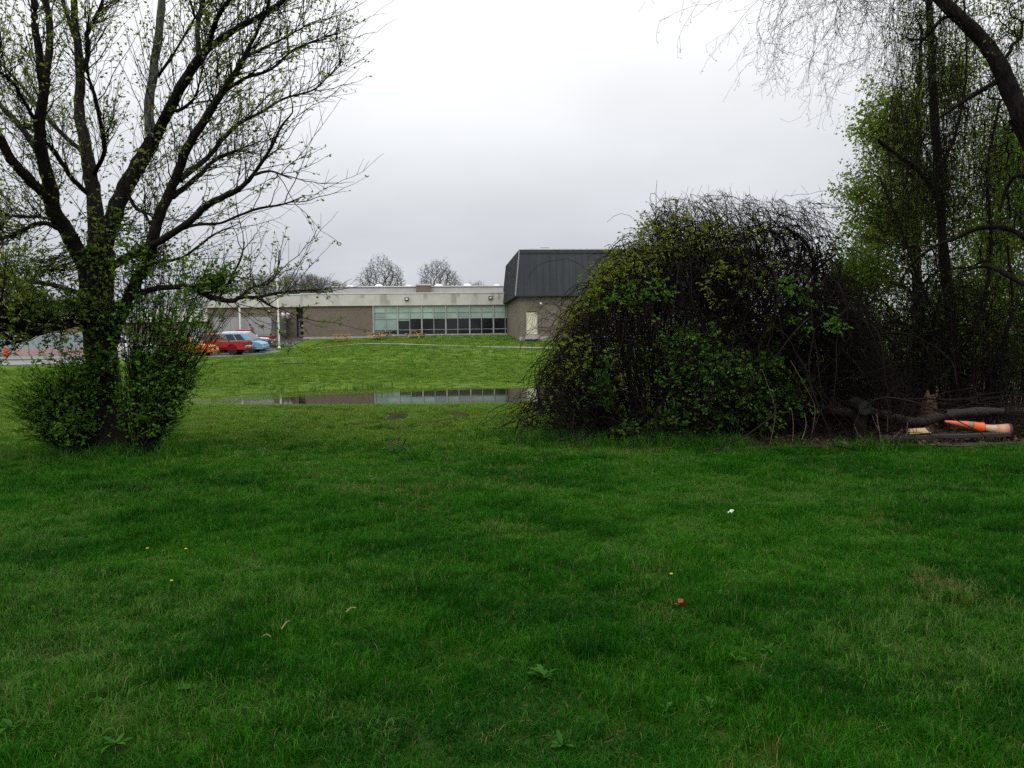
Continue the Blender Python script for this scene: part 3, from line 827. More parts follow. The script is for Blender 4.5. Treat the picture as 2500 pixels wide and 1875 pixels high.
# window bays
def window_bay(x0, x1, bay):
    f = MB()
    f.box(x0 - 0.08, x0 + 0.08, -0.10, 0.16, 0.08, 3.36)
    f.box(x0 + 0.081, x1 - 0.081, -0.03, 0.12, 0.077, 0.13)
    f.box(x0 + 0.081, x1 - 0.081, -0.03, 0.12, 3.28, 3.36)
    xm = (x0 + 1.35)
    two = x1 - x0 > 1.6
    if two: f.box(xm - 0.035, xm + 0.035, -0.05, 0.12, 0.131, 3.279)
    cols = [(x0 + 0.085, xm - 0.04), (xm + 0.04, x1 - 0.085)] if two else [(x0 + 0.085, x1 - 0.02)]
    rows = [(0.135, 0.61), (0.67, 1.86), (1.93, 2.56), (2.62, 3.275)]
    for zb in ((0.615, 0.665), (1.865, 1.925), (2.565, 2.615)):
        for a, b in cols: f.box(a, b, -0.02, 0.12, zb[0], zb[1])
    fr = f.build('window', M_FRAME, school)
    for ci_, (a, b) in enumerate(cols):
        for ri, (z0, z1) in enumerate(rows):
            green = ri >= 2 or (bay == 0 and ri == 1)
            m = (M_GREEN2 if (ri == 1 or (bay, ci_, ri) in ((0, 0, 2), (2, 1, 2), (3, 1, 2))) else M_GREEN) if green else M_DARKG
            zz1 = z1
            if (bay, ci_, ri) == (1, 0, 1):
                zz1 = z1 - 0.22
                MB().box(a, b, 0.03, 0.05, zz1 + 0.004, z1).build('pane', M_GREEN2, fr)
            MB().box(a, b, 0.03, 0.05, z0, zz1).build('pane', m, fr)
            if (bay, ci_, ri) in ((0, 0, 2), (2, 1, 2), (3, 1, 2)):
                MB().box(a, b, 0.012, 0.024, z0 + 0.16, z0 + 0.20).build('blind_slat', M_FRAME, fr)
for b in range(6):
    x0 = -15.08 + 2.7 * b
    window_bay(x0, min(x0 + 2.7, 0.35), b)
# entrance door
door = boxo('door', M_FRAME, school, -24.0, -22.82, 3.42, 3.49, 0.0, 2.08)
boxo('door_leaf', M_FRAME, door, -23.9, -23.15, 3.36, 3.41, 0.04, 2.0, bevel=0.01)
boxo('pane', M_DARKG, door, -23.77, -23.28, 3.335, 3.355, 0.95, 1.86)
boxo('pane', M_DARKG, door, -23.77, -23.28, 3.335, 3.355, 0.25, 0.62)
boxo('pane', M_DARKG, door, -23.06, -22.86, 3.38, 3.41, 0.95, 1.86)
boxo('pane', M_DARKG, door, -23.06, -22.86, 3.38, 3.41, 0.25, 0.62)
boxo('paper_notice', M_WHITE, door, -23.60, -23.40, 3.322, 3.332, 1.15, 1.42)
boxo('door_handle', M_COPING, door, -23.25, -23.20, 3.29, 3.35, 0.95, 1.2)
# wall lamps and fascia lamps
def lamp_box(x, y, z, w, h):
    o = MB().box(x - w, x + w, y - 0.16, y, z - h, z + h).build('wall_lamp', M_DARK, school, 0.01)
    boxo('lens', M_WHITE, o, x - w * 0.6, x + w * 0.6, y - 0.175, y - 0.163, z - h * 0.5, z + h * 0.5)
lamp_box(-11.3, -0.222, 4.08, 0.22, 0.17)
lamp_box(-1.9, -0.222, 4.15, 0.22, 0.17)
lamp_box(-27.0, 2.498, 3.0, 0.22, 0.13)
boxo('ceiling_lamp', M_WHITE, school, -23.3, -23.0, 3.0, 3.4, 3.22, 3.30)

# gym
def m_mansard():
    t = NT('charcoal_metal_roof')
    n = t.noise(0.8, 4, 0.6, t.map(t.coord(), (2.2, 2.2, 0.3)))
    t.base(t.mix(t.rng(n, 0.3, 0.7), (0.029, 0.033, 0.041), (0.043, 0.047, 0.055))).set(Roughness=0.62)
    t.b.inputs['Specular IOR Level'].default_value = 0.3
    return t.m
M_MANS = m_mansard()
M_GBRICK = m_brick('gym_brick', (0.140, 0.108, 0.088), (0.215, 0.172, 0.145), (0.22, 0.20, 0.175))
M_CREAM = m_plain('cream_door_paint', (0.60, 0.56, 0.42), 0.45, 0.04)
gym = empty('gym_building', (0.85, 73.0, 1.95), B_ROT)
tag(gym, 'brick gymnasium with tall charcoal mansard roof and cream door', 'building')
boxo('wall', M_GBRICK, gym, 0.0, 22.5, 0.0, 0.35, -0.9, 3.86)
boxo('wall', M_GBRICK, gym, 0.0, 0.35, 0.351, 16.6, -0.9, 3.86)
boxo('wall', M_GBRICK, gym, 0.36, 22.5, 16.3, 16.6, -0.9, 3.86)
boxo('wall', M_GBRICK, gym, 22.15, 22.5, 0.36, 16.28, -0.9, 3.86)
wedge2 = MB().hexa([(22.0, 0.502, 3.8), (22.95, 0.502, 3.8), (22.95, 16.9, 3.8), (22.0, 16.9, 3.8), (22.0, 0.502, 8.12), (22.48, 0.502, 8.12), (22.48, 16.5, 8.12), (22.0, 16.5, 8.12)]).build('mansard_roof', M_MANS, gym)
boxo('foundation', M_FOUND, gym, -0.06, 22.5, -0.06, 0.2, -1.2, -0.05)
eo, z0, z1 = 0.45, 3.80, 8.12
def wedge(v, name, parent): return MB().hexa(v).build(name, M_MANS, parent)
wedge([(-eo, -eo, z0), (22.95, -eo, z0), (22.95, 0.5, z0), (-eo, 0.5, z0), (0.02, 0.02, z1), (22.5, 0.02, z1), (22.5, 0.5, z1), (0.02, 0.5, z1)], 'mansard_roof', gym)
wedge([(-eo, 0.502, z0), (0.5, 0.502, z0), (0.5, 16.9, z0), (-eo, 16.9, z0), (0.02, 0.502, z1), (0.5, 0.502, z1), (0.5, 16.5, z1), (0.02, 16.5, z1)], 'mansard_roof', gym)
boxo('roof', M_ROOF, gym, 0.502, 22.5, 0.502, 16.5, 7.7, 7.95)
boxo('soffit', M_DARK, gym, -0.44, 22.9, -0.44, -0.01, 3.74, 3.797)
boxo('soffit', M_DARK, gym, -0.44, -0.01, -0.008, 16.8, 3.74, 3.797)
boxo('eave_trim', M_MANS, gym, -0.48, 22.9, -0.48, -0.443, 3.72, 3.86)
boxo('coping', M_COPING, gym, -0.02, 22.55, -0.04, 0.55, z1 + 0.003, z1 + 0.09)
boxo('coping', M_COPING, gym, -0.02, 0.55, 0.552, 16.55, z1 + 0.003, z1 + 0.09)
MB().beam((-eo - 0.02, -eo - 0.02, z0), (0.0, 0.0, z1), 0.07, 0.07, (1, -1, 0)).build('corner_trim', M_FRAME, gym)
seam = MB().beam((0, -eo - 0.012, z0), (0, 0.02 - 0.012, z1 - 0.16), 0.035, 0.04, (0, -1, 0)).mesh('seam')
for k in range(36):
    link_mesh('seam', seam, M_MANS, gym).location.x = 0.35 + 0.62 * k
seam2 = MB().beam((-eo - 0.012, 0, z0), (0.02 - 0.012, 0, z1 - 0.02), 0.035, 0.04, (-1, 0, 0)).mesh('seam')
for k in range(26):
    link_mesh('seam', seam2, M_MANS, gym).location.y = 0.4 + 0.62 * k
boxo('top_trim', M_MANS, gym, 0.0, 22.5, -0.075, -0.02, z1 - 0.34, z1 - 0.01)
gd = boxo('door', M_CREAM, gym, 0.62, 1.57, -0.05, -0.003, 0.16, 2.24, bevel=0.008)
boxo('door_frame', M_FRAME, gd, 0.54, 0.615, -0.07, -0.003, 0.16, 2.32)
boxo('door_frame', M_FRAME, gd, 1.575, 1.65, -0.07, -0.003, 0.16, 2.32)
boxo('lintel', M_DARK, gd, 0.62, 1.57, -0.075, -0.003, 2.25, 2.32)
boxo('step', M_FOUND, gym, 0.4, 1.8, -0.9, -0.062, -0.3, 0.13)
lm = MB().lathe([(0.05, 0), (0.09, 0.05), (0.12, 0.2), (0.1, 0.22)], 8, c=(0, 0, 0)).build('security_lamp', M_CREAM, gym, 0, True)
lm.location = (1.9, -0.25, 2.95); lm.rotation_euler = (R(55), 0, R(20))
boxo('lamp_bracket', M_CREAM, lm, -0.03, 0.03, -0.02, 0.03, -0.22, 0.01)
vent = MB().lathe([(0.32, 0), (0.32, 0.28), (0.30, 0.30)], 14).build('roof_vent', M_WHITE, gym, 0, True)
vent.location = (2.7, 2.2, 8.1)
MB().box(-0.55, 0.55, -0.5, 0.5, 0.31, 0.37).build('vent_cap', M_WHITE, vent)
MB().box(-0.5, 0.5, -0.45, 0.45, 0.43, 0.48).build('vent_cap', M_WHITE, vent)

# ================================================================== THINGS ROUND THE SCHOOL
M_PANEL = m_plain('grey_metal_panel', (0.285, 0.29, 0.295), 0.5, 0.07, 0.8)
M_PANEL2 = m_plain('dark_grey_fence_panel', (0.17, 0.172, 0.178), 0.6, 0.08, 0.8)
enc = empty('equipment_enclosure', (-27.9, 80.0, 1.4))
tag(enc, 'grey metal panel enclosure against the brick wall behind the parked cars', 'enclosure')
ex0, ex1, ez = -2.95, 3.0, 2.88
for k in range(7):
    w = (ex1 - ex0) / 7; x = ex0 + k * w
    boxo('panel', M_PANEL, enc, x + 0.03, x + w - 0.03, -0.02, 0.02, -0.2, ez)
    boxo('post', M_FRAME, enc, x - 0.028, x + 0.028, -0.05, 0.03, -0.3, ez + 0.03)
boxo('post', M_FRAME, enc, ex1 - 0.028, ex1 + 0.03, -0.05, 0.03, -0.3, ez + 0.03)
boxo('rail', M_FRAME, enc, ex0 + 0.03, ex1 - 0.03, -0.035, -0.022, ez - 0.06, ez + 0.0)
for k in range(10):
    y = 0.05 + k * 0.98; x = ex1 - y * 0.087
    MB().hexa([(x - 0.02, y, -0.2), (x + 0.02, y, -0.2), (x + 0.02 - 0.083, y + 0.95, -0.2), (x - 0.02 - 0.083, y + 0.95, -0.2),
               (x - 0.02, y, ez), (x + 0.02, y, ez), (x + 0.02 - 0.083, y + 0.95, ez), (x - 0.02 - 0.083, y + 0.95, ez)]).build('panel', M_PANEL2, enc)
for k, px in enumerate((692, 703.5)):
    g = P(px, 778, 87.75)
    v = empty('vent_hood', (g[0], 87.75, g[2]))
    tag(v, 'white domed vent hood on the brick wall nearer the entrance door' if k else 'white domed vent hood on the brick wall farther from the entrance door', 'vent', 'vent hoods')
    MB().lathe([(0.19, 0), (0.19, 0.34), (0.2, 0.345), (0.2, 0.36)], 14).build('duct', M_WHITE, v, 0, True)
    MB().lathe([(0.205, 0.361), (0.215, 0.38), (0.215, 0.56), (0.18, 0.68), (0.1, 0.75), (0.02, 0.77)], 14).build('hood', M_WHITE, v, 0, True)
    boxo('wall_bracket', M_WHITE, v, -0.12, 0.12, 0.1, 0.75, 0.1, 0.5)

def flagpole(px, Y, top, label):
    x = P(px, 840, Y)[0]; z = tz(x, Y)
    o = empty('flagpole', (x, Y, z)); tag(o, label, 'flagpole', 'flagpoles')
    MB().lathe([(0.10, -0.2), (0.095, 1.0), (0.075, top), (0.07, top + 0.02)], 10).build('pole', M_WHITE, o, 0, True)
    MB().lathe([(0.16, -0.1), (0.16, 0.05), (0.1, 0.14)], 12).build('base_collar', M_WHITE, o, 0, True)
    MB().lathe([(0.02, top), (0.09, top + 0.05), (0.11, top + 0.12), (0.09, top + 0.19), (0.02, top + 0.24)], 10).build('ball_finial', M_COPING, o, 0, True)
    MB().box(-0.02, 0.02, -0.13, -0.09, 1.1, 1.3).build('cleat', M_FRAME, o)
    T = Tubes(); T.add([(0.0, -0.12, 1.2), (0.0, -0.10, top * 0.5), (0, -0.075, top - 0.1)], 0.006, 4); T.build('halyard', M_WHITE, o)
flagpole(681.5, 75.8, 8.4, 'tall white flagpole standing on the grass beside the walkway')
flagpole(587.5, 79.3, 7.6, 'white flagpole rising behind the red pickup in front of grey panels')

# picnic tables
def m_wood(name, c):
    t = NT(name); v = t.map(t.coord(), (1.5, 14, 14))
    t.base(t.mix(t.rng(t.noise(2.0, 4, 0.6, v), 0.3, 0.7), tuple(x * 0.7 for x in c), tuple(x * 1.25 for x in c))).set(Roughness=0.65)
    return t.m
M_PWOOD = m_wood('treated_pine', (0.50, 0.285, 0.12))
M_GWOOD = m_wood('weathered_grey_wood', (0.26, 0.25, 0.235))
def picnic(px, py, Y, rz, label, top_mat):
    x = P(px, py, Y)[0]
    o = empty('picnic_table', (x, Y, tz(x, Y)), rz); tag(o, label, 'picnic table', 'picnic tables')
    L = 0.9
    for k in range(5):
        y = -0.32 + 0.16 * k; MB().box(-L, L, y - 0.072, y + 0.072, 0.70, 0.755).build('tabletop_plank', top_mat, o)
    for s in (-1, 1):
        for k in range(2):
            y = s * (0.66 + 0.15 * k); MB().box(-L, L, y - 0.07, y + 0.07, 0.40, 0.455).build('seat_plank', M_PWOOD, o)
    for s in (-0.62, 0.62):
        for q in (-1, 1): MB().beam((s, q * 0.68, -0.05), (s, q * 0.22, 0.69), 0.04, 0.13, (0, 1, 0)).build('leg', M_PWOOD, o)
        MB().box(s + 0.021, s + 0.06, -0.86, 0.86, 0.29, 0.405).build('seat_bearer', M_PWOOD, o)
        MB().beam((s + 0.04, 0, 0.34), (s * 0.25, 0, 0.69), 0.04, 0.08).build('brace', M_PWOOD, o)
    return o
picnic(834, 836, 82.0, R(18), 'picnic table standing alone before the blank brick wall', M_PWOOD)
picnic(917, 833, 82.3, R(12), 'front picnic table of the overlapping pair by the windows', M_PWOOD)
picnic(936, 829, 84.4, R(30), 'rear picnic table of the overlapping pair by the windows', M_GWOOD)
picnic(1015, 831, 82.8, R(78), 'grey topped picnic table end on before the windows', M_GWOOD)

# ------------------------------------------------------------------ vehicles
M_GLASS = m_pane('car_glass', (0.015, 0.018, 0.018), 0.06)
M_TYRE = m_plain('tyre_rubber', (0.018, 0.018, 0.018), 0.85)
M_RIM = m_plain('alloy_rim', (0.45, 0.45, 0.45), 0.35, 0.05, metal=0.7)
M_BLACK = m_plain('black_plastic', (0.02, 0.02, 0.02), 0.6)
M_CHROME = m_plain('chrome_trim', (0.6, 0.6, 0.6), 0.2, 0.03, metal=0.9)
M_TAIL = m_plain('red_tail_lens', (0.28, 0.012, 0.012), 0.2, 0.05)
M_HEAD = m_plain('clear_head_lens', (0.55, 0.58, 0.60), 0.15, 0.05)
def paint(name, c): return m_plain(name, c, 0.38, 0.05, 0.5, spec=0.35, coat=0.15)
def arch(cx, r, z0, n=8):
    return [(cx + r * math.cos(a), max(z0, z0 + r * math.sin(a))) for a in np.linspace(math.pi, 0, n)]
def vehicle(name, cat, label, group, X, Y, face, body, cabs, W, wheels, wr, mat, zs=0.26, extra=None):
    """body: upper outline front to back as (x, z); cabs: (x base front, x roof front, x roof back, x base back, z belt, z roof)."""
    z = tz(X, Y) + 0.035
    o = empty(name, (X, Y, z), 0 if face > 0 else math.pi)
    sl = (tz(X, Y + 0.8) - tz(X, Y - 0.8)) / 1.6
    o.rotation_euler.x = math.atan(sl) * (1 if face > 0 else -1)
    tag(o, label, cat, group)
    xf, xb = body[0][0], body[-1][0]
    low = [(xb, zs)]
    for cx in sorted(wheels):
        low += [(cx - wr * 1.18, zs)] + [(px, pz + 0.02) for px, pz in arch(cx, wr * 1.16, zs)] + [(cx + wr * 1.18, zs)]
    low += [(xf, zs)]
    poly = low + body
    b = MB().prism(poly, -W / 2, W / 2).build('body', mat, o, 0.035)
    for (a0, a1, a2, a3, zb, zr), wins in cabs:
        wb, wt = W / 2 - 0.05, W / 2 - 0.22
        v = [(a3, -wb, zb), (a0, -wb, zb), (a0, wb, zb), (a3, wb, zb), (a2, -wt, zr), (a1, -wt, zr), (a1, wt, zr), (a2, wt, zr)]
        MB().hexa(v).build('cabin', mat, o, 0.04)
        def q(c00, c10, c11, c01, s0, s1, t0, t1, off):
            c00, c10, c11, c01 = map(lambda p: np.array(p, float), (c00, c10, c11, c01))
            f = lambda s, t: (c00 * (1 - s) + c10 * s) * (1 - t) + (c01 * (1 - s) + c11 * s) * t
            nn = unit(np.cross(c10 - c00, c01 - c00)) * off
            p = [f(s0, t0), f(s1, t0), f(s1, t1), f(s0, t1)]
            return [tuple(x + nn * 0.2) for x in p] + [tuple(x + nn) for x in p]
        for sgn in (-1, 1):
            c = [(a3, sgn * wb, zb), (a0, sgn * wb, zb), (a1, sgn * wt, zr), (a2, sgn * wt, zr)]
            for s0, s1 in wins:
                MB().hexa(q(*c, s0, s1, 0.10, 0.86, -0.012 * -sgn * -1 if sgn < 0 else -0.012)).build('side_window', M_GLASS, o)
        MB().hexa(q((a0, -wb, zb), (a0, wb, zb), (a1, wt, zr), (a1, -wt, zr), 0.05, 0.95, 0.06, 0.9, 0.014)).build('windscreen', M_GLASS, o)
        MB().hexa(q((a3, wb, zb), (a3, -wb, zb), (a2, -wt, zr), (a2, wt, zr), 0.07, 0.93, 0.12, 0.86, 0.014)).build('rear_window', M_GLASS, o)
    for cx in wheels:
        for sgn in (-1, 1):
            yc = sgn * (W / 2 - 0.12)
            w = MB().lathe([(wr * 0.62, -0.11), (wr * 0.94, -0.11), (wr, -0.07), (wr, 0.07), (wr * 0.94, 0.11), (wr * 0.62, 0.11)], 18, 'Y', (cx, yc, wr)).build('wheel', M_TYRE, o, 0, False)
            MB().lathe([(wr * 0.6, yc + sgn * 0.10), (wr * 0.56, yc + sgn * 0.108), (wr * 0.15, yc + sgn * 0.09), (0.02, yc + sgn * 0.1)], 14, 'Y', (cx, 0, wr)).build('rim', M_RIM, w)
            MB().lathe([(wr * 1.13, yc - sgn * 0.1 - 0.01), (wr * 1.13, yc - sgn * 0.1 + 0.01)], 16, 'Y', (cx, 0, wr)).build('wheel_well', M_BLACK, o)
    for sgn in (-1, 1):
        zh = body[1][1] - 0.12
        boxo('headlight', M_HEAD, o, xf - 0.28, xf + 0.012, sgn * (W / 2 - 0.24) - 0.2, sgn * (W / 2 - 0.24) + 0.2, zh - 0.16, zh, bevel=0.02)
        zt = body[-2][1] - 0.1
        boxo('tail_light', M_TAIL, o, xb - 0.012, xb + 0.16, sgn * (W / 2 - 0.09) - 0.1, sgn * (W / 2 - 0.09) + 0.1, zt - 0.36, zt, bevel=0.015)
        boxo('mirror', mat, o, cabs[0][0][0] - 0.35, cabs[0][0][0] - 0.2, sgn * (W / 2 + 0.1) - 0.1, sgn * (W / 2 + 0.1) + 0.1, cabs[0][0][4] + 0.04, cabs[0][0][4] + 0.22, bevel=0.02)
    boxo('front_bumper', M_BLACK if extra == 'pickup' else mat, o, xf - 0.12, xf + 0.06, -W / 2 + 0.06, W / 2 - 0.06, zs + 0.04, zs + 0.26, bevel=0.03)
    boxo('rear_bumper', M_CHROME if extra == 'pickup' else mat, o, xb - 0.1, xb + 0.1, -W / 2 + 0.05, W / 2 - 0.05, zs + 0.14, zs + 0.34, bevel=0.03)
    if extra == 'pickup':
        boxo('bed_cover', M_BLACK, o, xb + 0.05, xb + 1.62, -W / 2 + 0.1, W / 2 - 0.1, body[-2][1] + 0.002, body[-2][1] + 0.03)
        boxo('bed_rail', M_CHROME, o, xb + 0.05, xb + 1.62, -W / 2 + 0.01, -W / 2 + 0.08, body[-2][1] + 0.002, body[-2][1] + 0.035)
        boxo('bed_rail', M_CHROME, o, xb + 0.05, xb + 1.62, W / 2 - 0.08, W / 2 - 0.01, body[-2][1] + 0.002, body[-2][1] + 0.035)
        boxo('tailgate_handle', M_BLACK, o, xb - 0.012, xb + 0.02, -0.15, 0.15, body[-2][1] - 0.2, body[-2][1] - 0.12)
    boxo('number_plate', M_WHITE, o, xb - 0.12, xb - 0.102, -0.15, 0.15, zs + 0.2, zs + 0.32)
    return o
TRUCK = [(2.70, 0.62), (2.66, 1.0), (2.55, 1.10), (1.45, 1.22), (-0.62, 1.22), (-0.66, 1.16), (-2.68, 1.14), (-2.70, 0.6)]
TCAB = [((1.42, 0.72, -0.42, -0.66, 1.2, 1.78), ((0.07, 0.40), (0.45, 0.84)))]
SUV = [(2.30, 0.55), (2.28, 0.88), (2.1, 1.0), (1.15, 1.08), (-2.2, 1.08), (-2.32, 0.95), (-2.34, 0.5)]
SCAB = [((1.2, 0.45, -1.75, -2.22, 1.06, 1.66), ((0.05, 0.30), (0.33, 0.58), (0.61, 0.88)))]
VAN = [(2.40, 0.5), (2.38, 0.72), (2.1, 0.88), (1.55, 1.0), (-2.25, 1.0), (-2.36, 0.9), (-2.38, 0.5)]
VCAB = [((1.62, 0.75, -2.0, -2.3, 0.98, 1.70), ((0.05, 0.33), (0.36, 0.62), (0.65, 0.84)))]
SED = [(2.35, 0.5), (2.32, 0.74), (2.0, 0.86), (1.0, 0.95), (-1.5, 0.98), (-2.25, 0.95), (-2.33, 0.8), (-2.35, 0.5)]
DCAB = [((1.02, 0.25, -0.85, -1.6, 0.93, 1.44), ((0.10, 0.45), (0.48, 0.84)))]
HAT = [(2.05, 0.48), (2.02, 0.72), (1.75, 0.86), (0.95, 0.97), (-1.85, 0.98), (-2.05, 0.85), (-2.08, 0.5)]
HCAB = [((1.0, 0.2, -1.35, -1.9, 0.95, 1.46), ((0.08, 0.40), (0.44, 0.80)))]
RED = paint('red_paint', (0.34, 0.018, 0.030)); RED2 = paint('dark_red_paint', (0.26, 0.015, 0.026))
GR = 'vehicles parked beside the school'
def xat(px, Y): return (px - CX) / F_PX * Y
vehicle('pickup_truck', 'pickup truck', 'bright red pickup parked nearest the lawn with its tail to the right', GR, xat(609, 65) - 2.7, 65.0, -1, TRUCK, TCAB, 1.86, (1.72, -1.62), 0.39, RED, 0.42, 'pickup')
vehicle('minivan', 'minivan', 'light blue minivan with its nose showing past the red pickup', GR, xat(651, 68.6) - 2.4, 68.6, 1, VAN, VCAB, 1.85, (1.45, -1.45), 0.33, paint('light_blue_paint', (0.16, 0.33, 0.46)))
vehicle('dark_car', 'car', 'dark navy car between the blue minivan and white vehicle', GR, xat(661, 71.6) - 2.3, 71.6, 1, SUV, SCAB, 1.86, (1.38, -1.38), 0.36, paint('navy_paint', (0.014, 0.024, 0.040)))
vehicle('sport_utility_vehicle', 'car', 'white sport utility vehicle behind the dark navy car', GR, xat(656, 74.3) - 2.3, 74.3, 1, SUV, SCAB, 1.86, (1.38, -1.38), 0.36, paint('white_paint', (0.72, 0.72, 0.73)))
vehicle('pickup_truck', 'pickup truck', 'darker red pickup farthest back beside the flagpole', GR, xat(671, 77.2) - 2.7, 77.2, -1, TRUCK, TCAB, 1.86, (1.72, -1.62), 0.39, RED2, 0.42, 'pickup')
vehicle('orange_car', 'car', 'orange hatchback half hidden by the leaves beside the tree', GR, xat(526, 61.8) - 2.05, 61.8, 1, HAT, HCAB, 1.78, (1.28, -1.28), 0.31, paint('orange_paint', (0.62, 0.15, 0.018)))
vehicle('white_car', 'car', 'white car glimpsed through leaves just right of the trunk', GR, xat(378, 60.2) - 2.3, 60.2, 1, SUV, SCAB, 1.86, (1.38, -1.38), 0.36, paint('white_paint_b', (0.78, 0.78, 0.78)))

# ------------------------------------------------------------------ left background: hoarding, mesh fence, low building, container, shed
M_HOARD = m_plain('blue_grey_corrugated_sheet', (0.30, 0.35, 0.38), 0.5, 0.10, 0.6, metal=0.1)
M_HOARD2 = m_plain('darker_blue_grey_sheet', (0.19, 0.24, 0.26), 0.5, 0.10, 0.6)
ho = empty('site_hoarding', (-50, 75, 0.62)); tag(ho, 'pale blue grey corrugated metal hoarding across the road at left', 'hoarding')
def corr(x0, x1, h):
    n = int((x1 - x0) / 0.19) * 4; xs = np.linspace(x0, x1, n + 1)
    ys = np.array([0, 0, 0.06, 0.06])[np.arange(n + 1) % 4]
    v = np.concatenate([np.stack([xs, ys, np.full(n + 1, -0.15)], 1), np.stack([xs, ys, np.full(n + 1, h)], 1)])
    i = np.arange(n)
    return arr_mesh('sheet', v, np.stack([i, i + 1, i + n + 2, i + n + 1], 1))
k = 0; x = -16.0
while x < 12.5:
    w = 2.0
    m = M_HOARD2 if k in (6, 7) else M_HOARD
    link_mesh('sheet', corr(x + 0.01, x + w - 0.01, 2.12), m, ho)
    boxo('post', M_FRAME, ho, x - 0.04, x + 0.04, 0.08, 0.16, -0.2, 2.1)
    x += w; k += 1
boxo('top_rail', M_COPING, ho, -16, 12, -0.03, 0.1, 2.125, 2.19)
# orange safety mesh
def m_mesh():
    m, n, l, out = new_mat('orange_safety_mesh')
    tc = n.new('ShaderNodeTexCoord'); sp = n.new('ShaderNodeSeparateXYZ'); l.new(tc.outputs['Object'], sp.inputs[0])
    def bars(o, per, w):
        a = n.new('ShaderNodeMath'); a.operation = 'PINGPONG'; a.inputs[1].default_value = per / 2; l.new(o, a.inputs[0])
        b = n.new('ShaderNodeMath'); b.operation = 'LESS_THAN'; b.inputs[1].default_value = w; l.new(a.outputs[0], b.inputs[0]); return b.outputs[0]
    mx = n.new('ShaderNodeMath'); mx.operation = 'MAXIMUM'
    l.new(bars(sp.outputs[0], 0.06, 0.0045), mx.inputs[0]); l.new(bars(sp.outputs[2], 0.05, 0.0034), mx.inputs[1])
    d = n.new('ShaderNodeBsdfDiffuse'); d.inputs[0].default_value = col((0.72, 0.16, 0.10))
    tr = n.new('ShaderNodeBsdfTransparent'); ms = n.new('ShaderNodeMixShader')
    l.new(mx.outputs[0], ms.inputs[0]); l.new(tr.outputs[0], ms.inputs[1]); l.new(d.outputs[0], ms.inputs[2]); l.new(ms.outputs[0], out.inputs[0])
    return m
of = empty('safety_fence', (-50, 72.5, 0.6)); tag(of, 'orange plastic safety mesh fence in front of the grey hoarding', 'fence')
n = 140; xs = np.linspace(-18, 12.5, n + 1); sag = 0.05 * np.sin(xs * 2.1) + 0.02 * np.sin(xs * 5.3)
v = np.concatenate([np.stack([xs, 0.05 * np.sin(xs * 1.3), np.full(n + 1, 0.02)], 1), np.stack([xs, 0.05 * np.sin(xs * 1.3 + 0.4), 0.78 + sag], 1)])
i = np.arange(n)
link_mesh('mesh_netting', arr_mesh('mesh_netting', v, np.stack([i, i + 1, i + n + 2, i + n + 1], 1)), m_mesh(), of)
M_ORANGE = m_plain('orange_plastic', (0.60, 0.085, 0.03), 0.5, 0.1)
for x in (-17.5, -13, -8.5, -4.2, 0.2, 4.6, 9.0, 12.3):
    MB().lathe([(0.022, -0.2), (0.022, 1.06), (0.01, 1.08)], 6, c=(x, -0.06, 0)).build('stake', M_BLACK, of)
fold = MB()
for q in range(4): fold.box(2.25 + q * 0.14, 2.36 + q * 0.14, -0.09 - 0.02 * q, -0.075 - 0.02 * q, 0.0, 0.95 - 0.07 * q)
fold.build('bunched_netting', M_ORANGE, of)
# low building
lb = empty('low_building', (-70, 112, 0.9)); tag(lb, 'long low brown building with pale roof band far behind the hoarding', 'building')
boxo('wall', M_BRICK, lb, -30, 26, 0, 14, -0.5, 3.9)
boxo('fascia', M_FASCIA, lb, -30.4, 26.4, -0.3, 14.3, 3.903, 5.6)
boxo('coping', M_COPING, lb, -30.5, 26.5, -0.4, 14.4, 5.603, 5.75)
for k in range(9):
    x = -26 + k * 5.6
    w_ = boxo('window', M_FRAME, lb, x, x + 2.2, -0.06, -0.003, 1.0, 2.6)
    for q in range(2): boxo('pane', M_DARKG, w_, x + 0.08 + q * 1.06, x + 1.06 + q * 1.06, -0.075, -0.063, 1.1, 2.5)
ct = empty('storage_container', (-39.6, 101, 1.1)); tag(ct, 'pale blue storage container standing left of the school wing', 'container')
boxo('body', M_HOARD, ct, -2.6, 2.6, 0, 2.4, 0.15, 2.7)
for k in range(13): boxo('rib', M_HOARD, ct, -2.5 + 0.4 * k, -2.3 + 0.4 * k, -0.04, -0.002, 0.3, 2.55)
for sx in (-2.65, 2.57):
    for sy in (-0.05, 2.37): boxo('corner_post', M_PANEL, ct, sx, sx + 0.08, sy, sy + 0.08, -0.1, 2.75)
sh = empty('garden_shed', (xat(410, 96), 96, 1.0)); tag(sh, 'small shed with tan roof peeping through leaves behind the parked cars', 'shed')
M_TAN = m_plain('tan_shingle', (0.42, 0.27, 0.13), 0.8, 0.15)
MB().prism([(-1.0, -0.3), (1.0, -0.3), (1.0, 1.75), (0, 2.15), (-1.0, 1.75)], 0.2, 2.2).build('wall', m_plain('shed_boards', (0.24, 0.25, 0.19), 0.8), sh)
MB().hexa([(-1.15, 0, 1.74), (0, 0, 2.2), (0, 2.4, 2.2), (-1.15, 2.4, 1.74), (-1.15, 0, 1.82), (0, 0, 2.28), (0, 2.4, 2.28), (-1.15, 2.4, 1.82)]).build('roof', M_TAN, sh)
MB().hexa([(0.002, 0, 2.2), (1.15, 0, 1.74), (1.15, 2.4, 1.74), (0.002, 2.4, 2.2), (0.002, 0, 2.28), (1.15, 0, 1.82), (1.15, 2.4, 1.82), (0.002, 2.4, 2.28)]).build('roof', M_TAN, sh)
boxo('door', M_FRAME, sh, -0.4, 0.4, 0.15, 0.197, -0.1, 1.6)

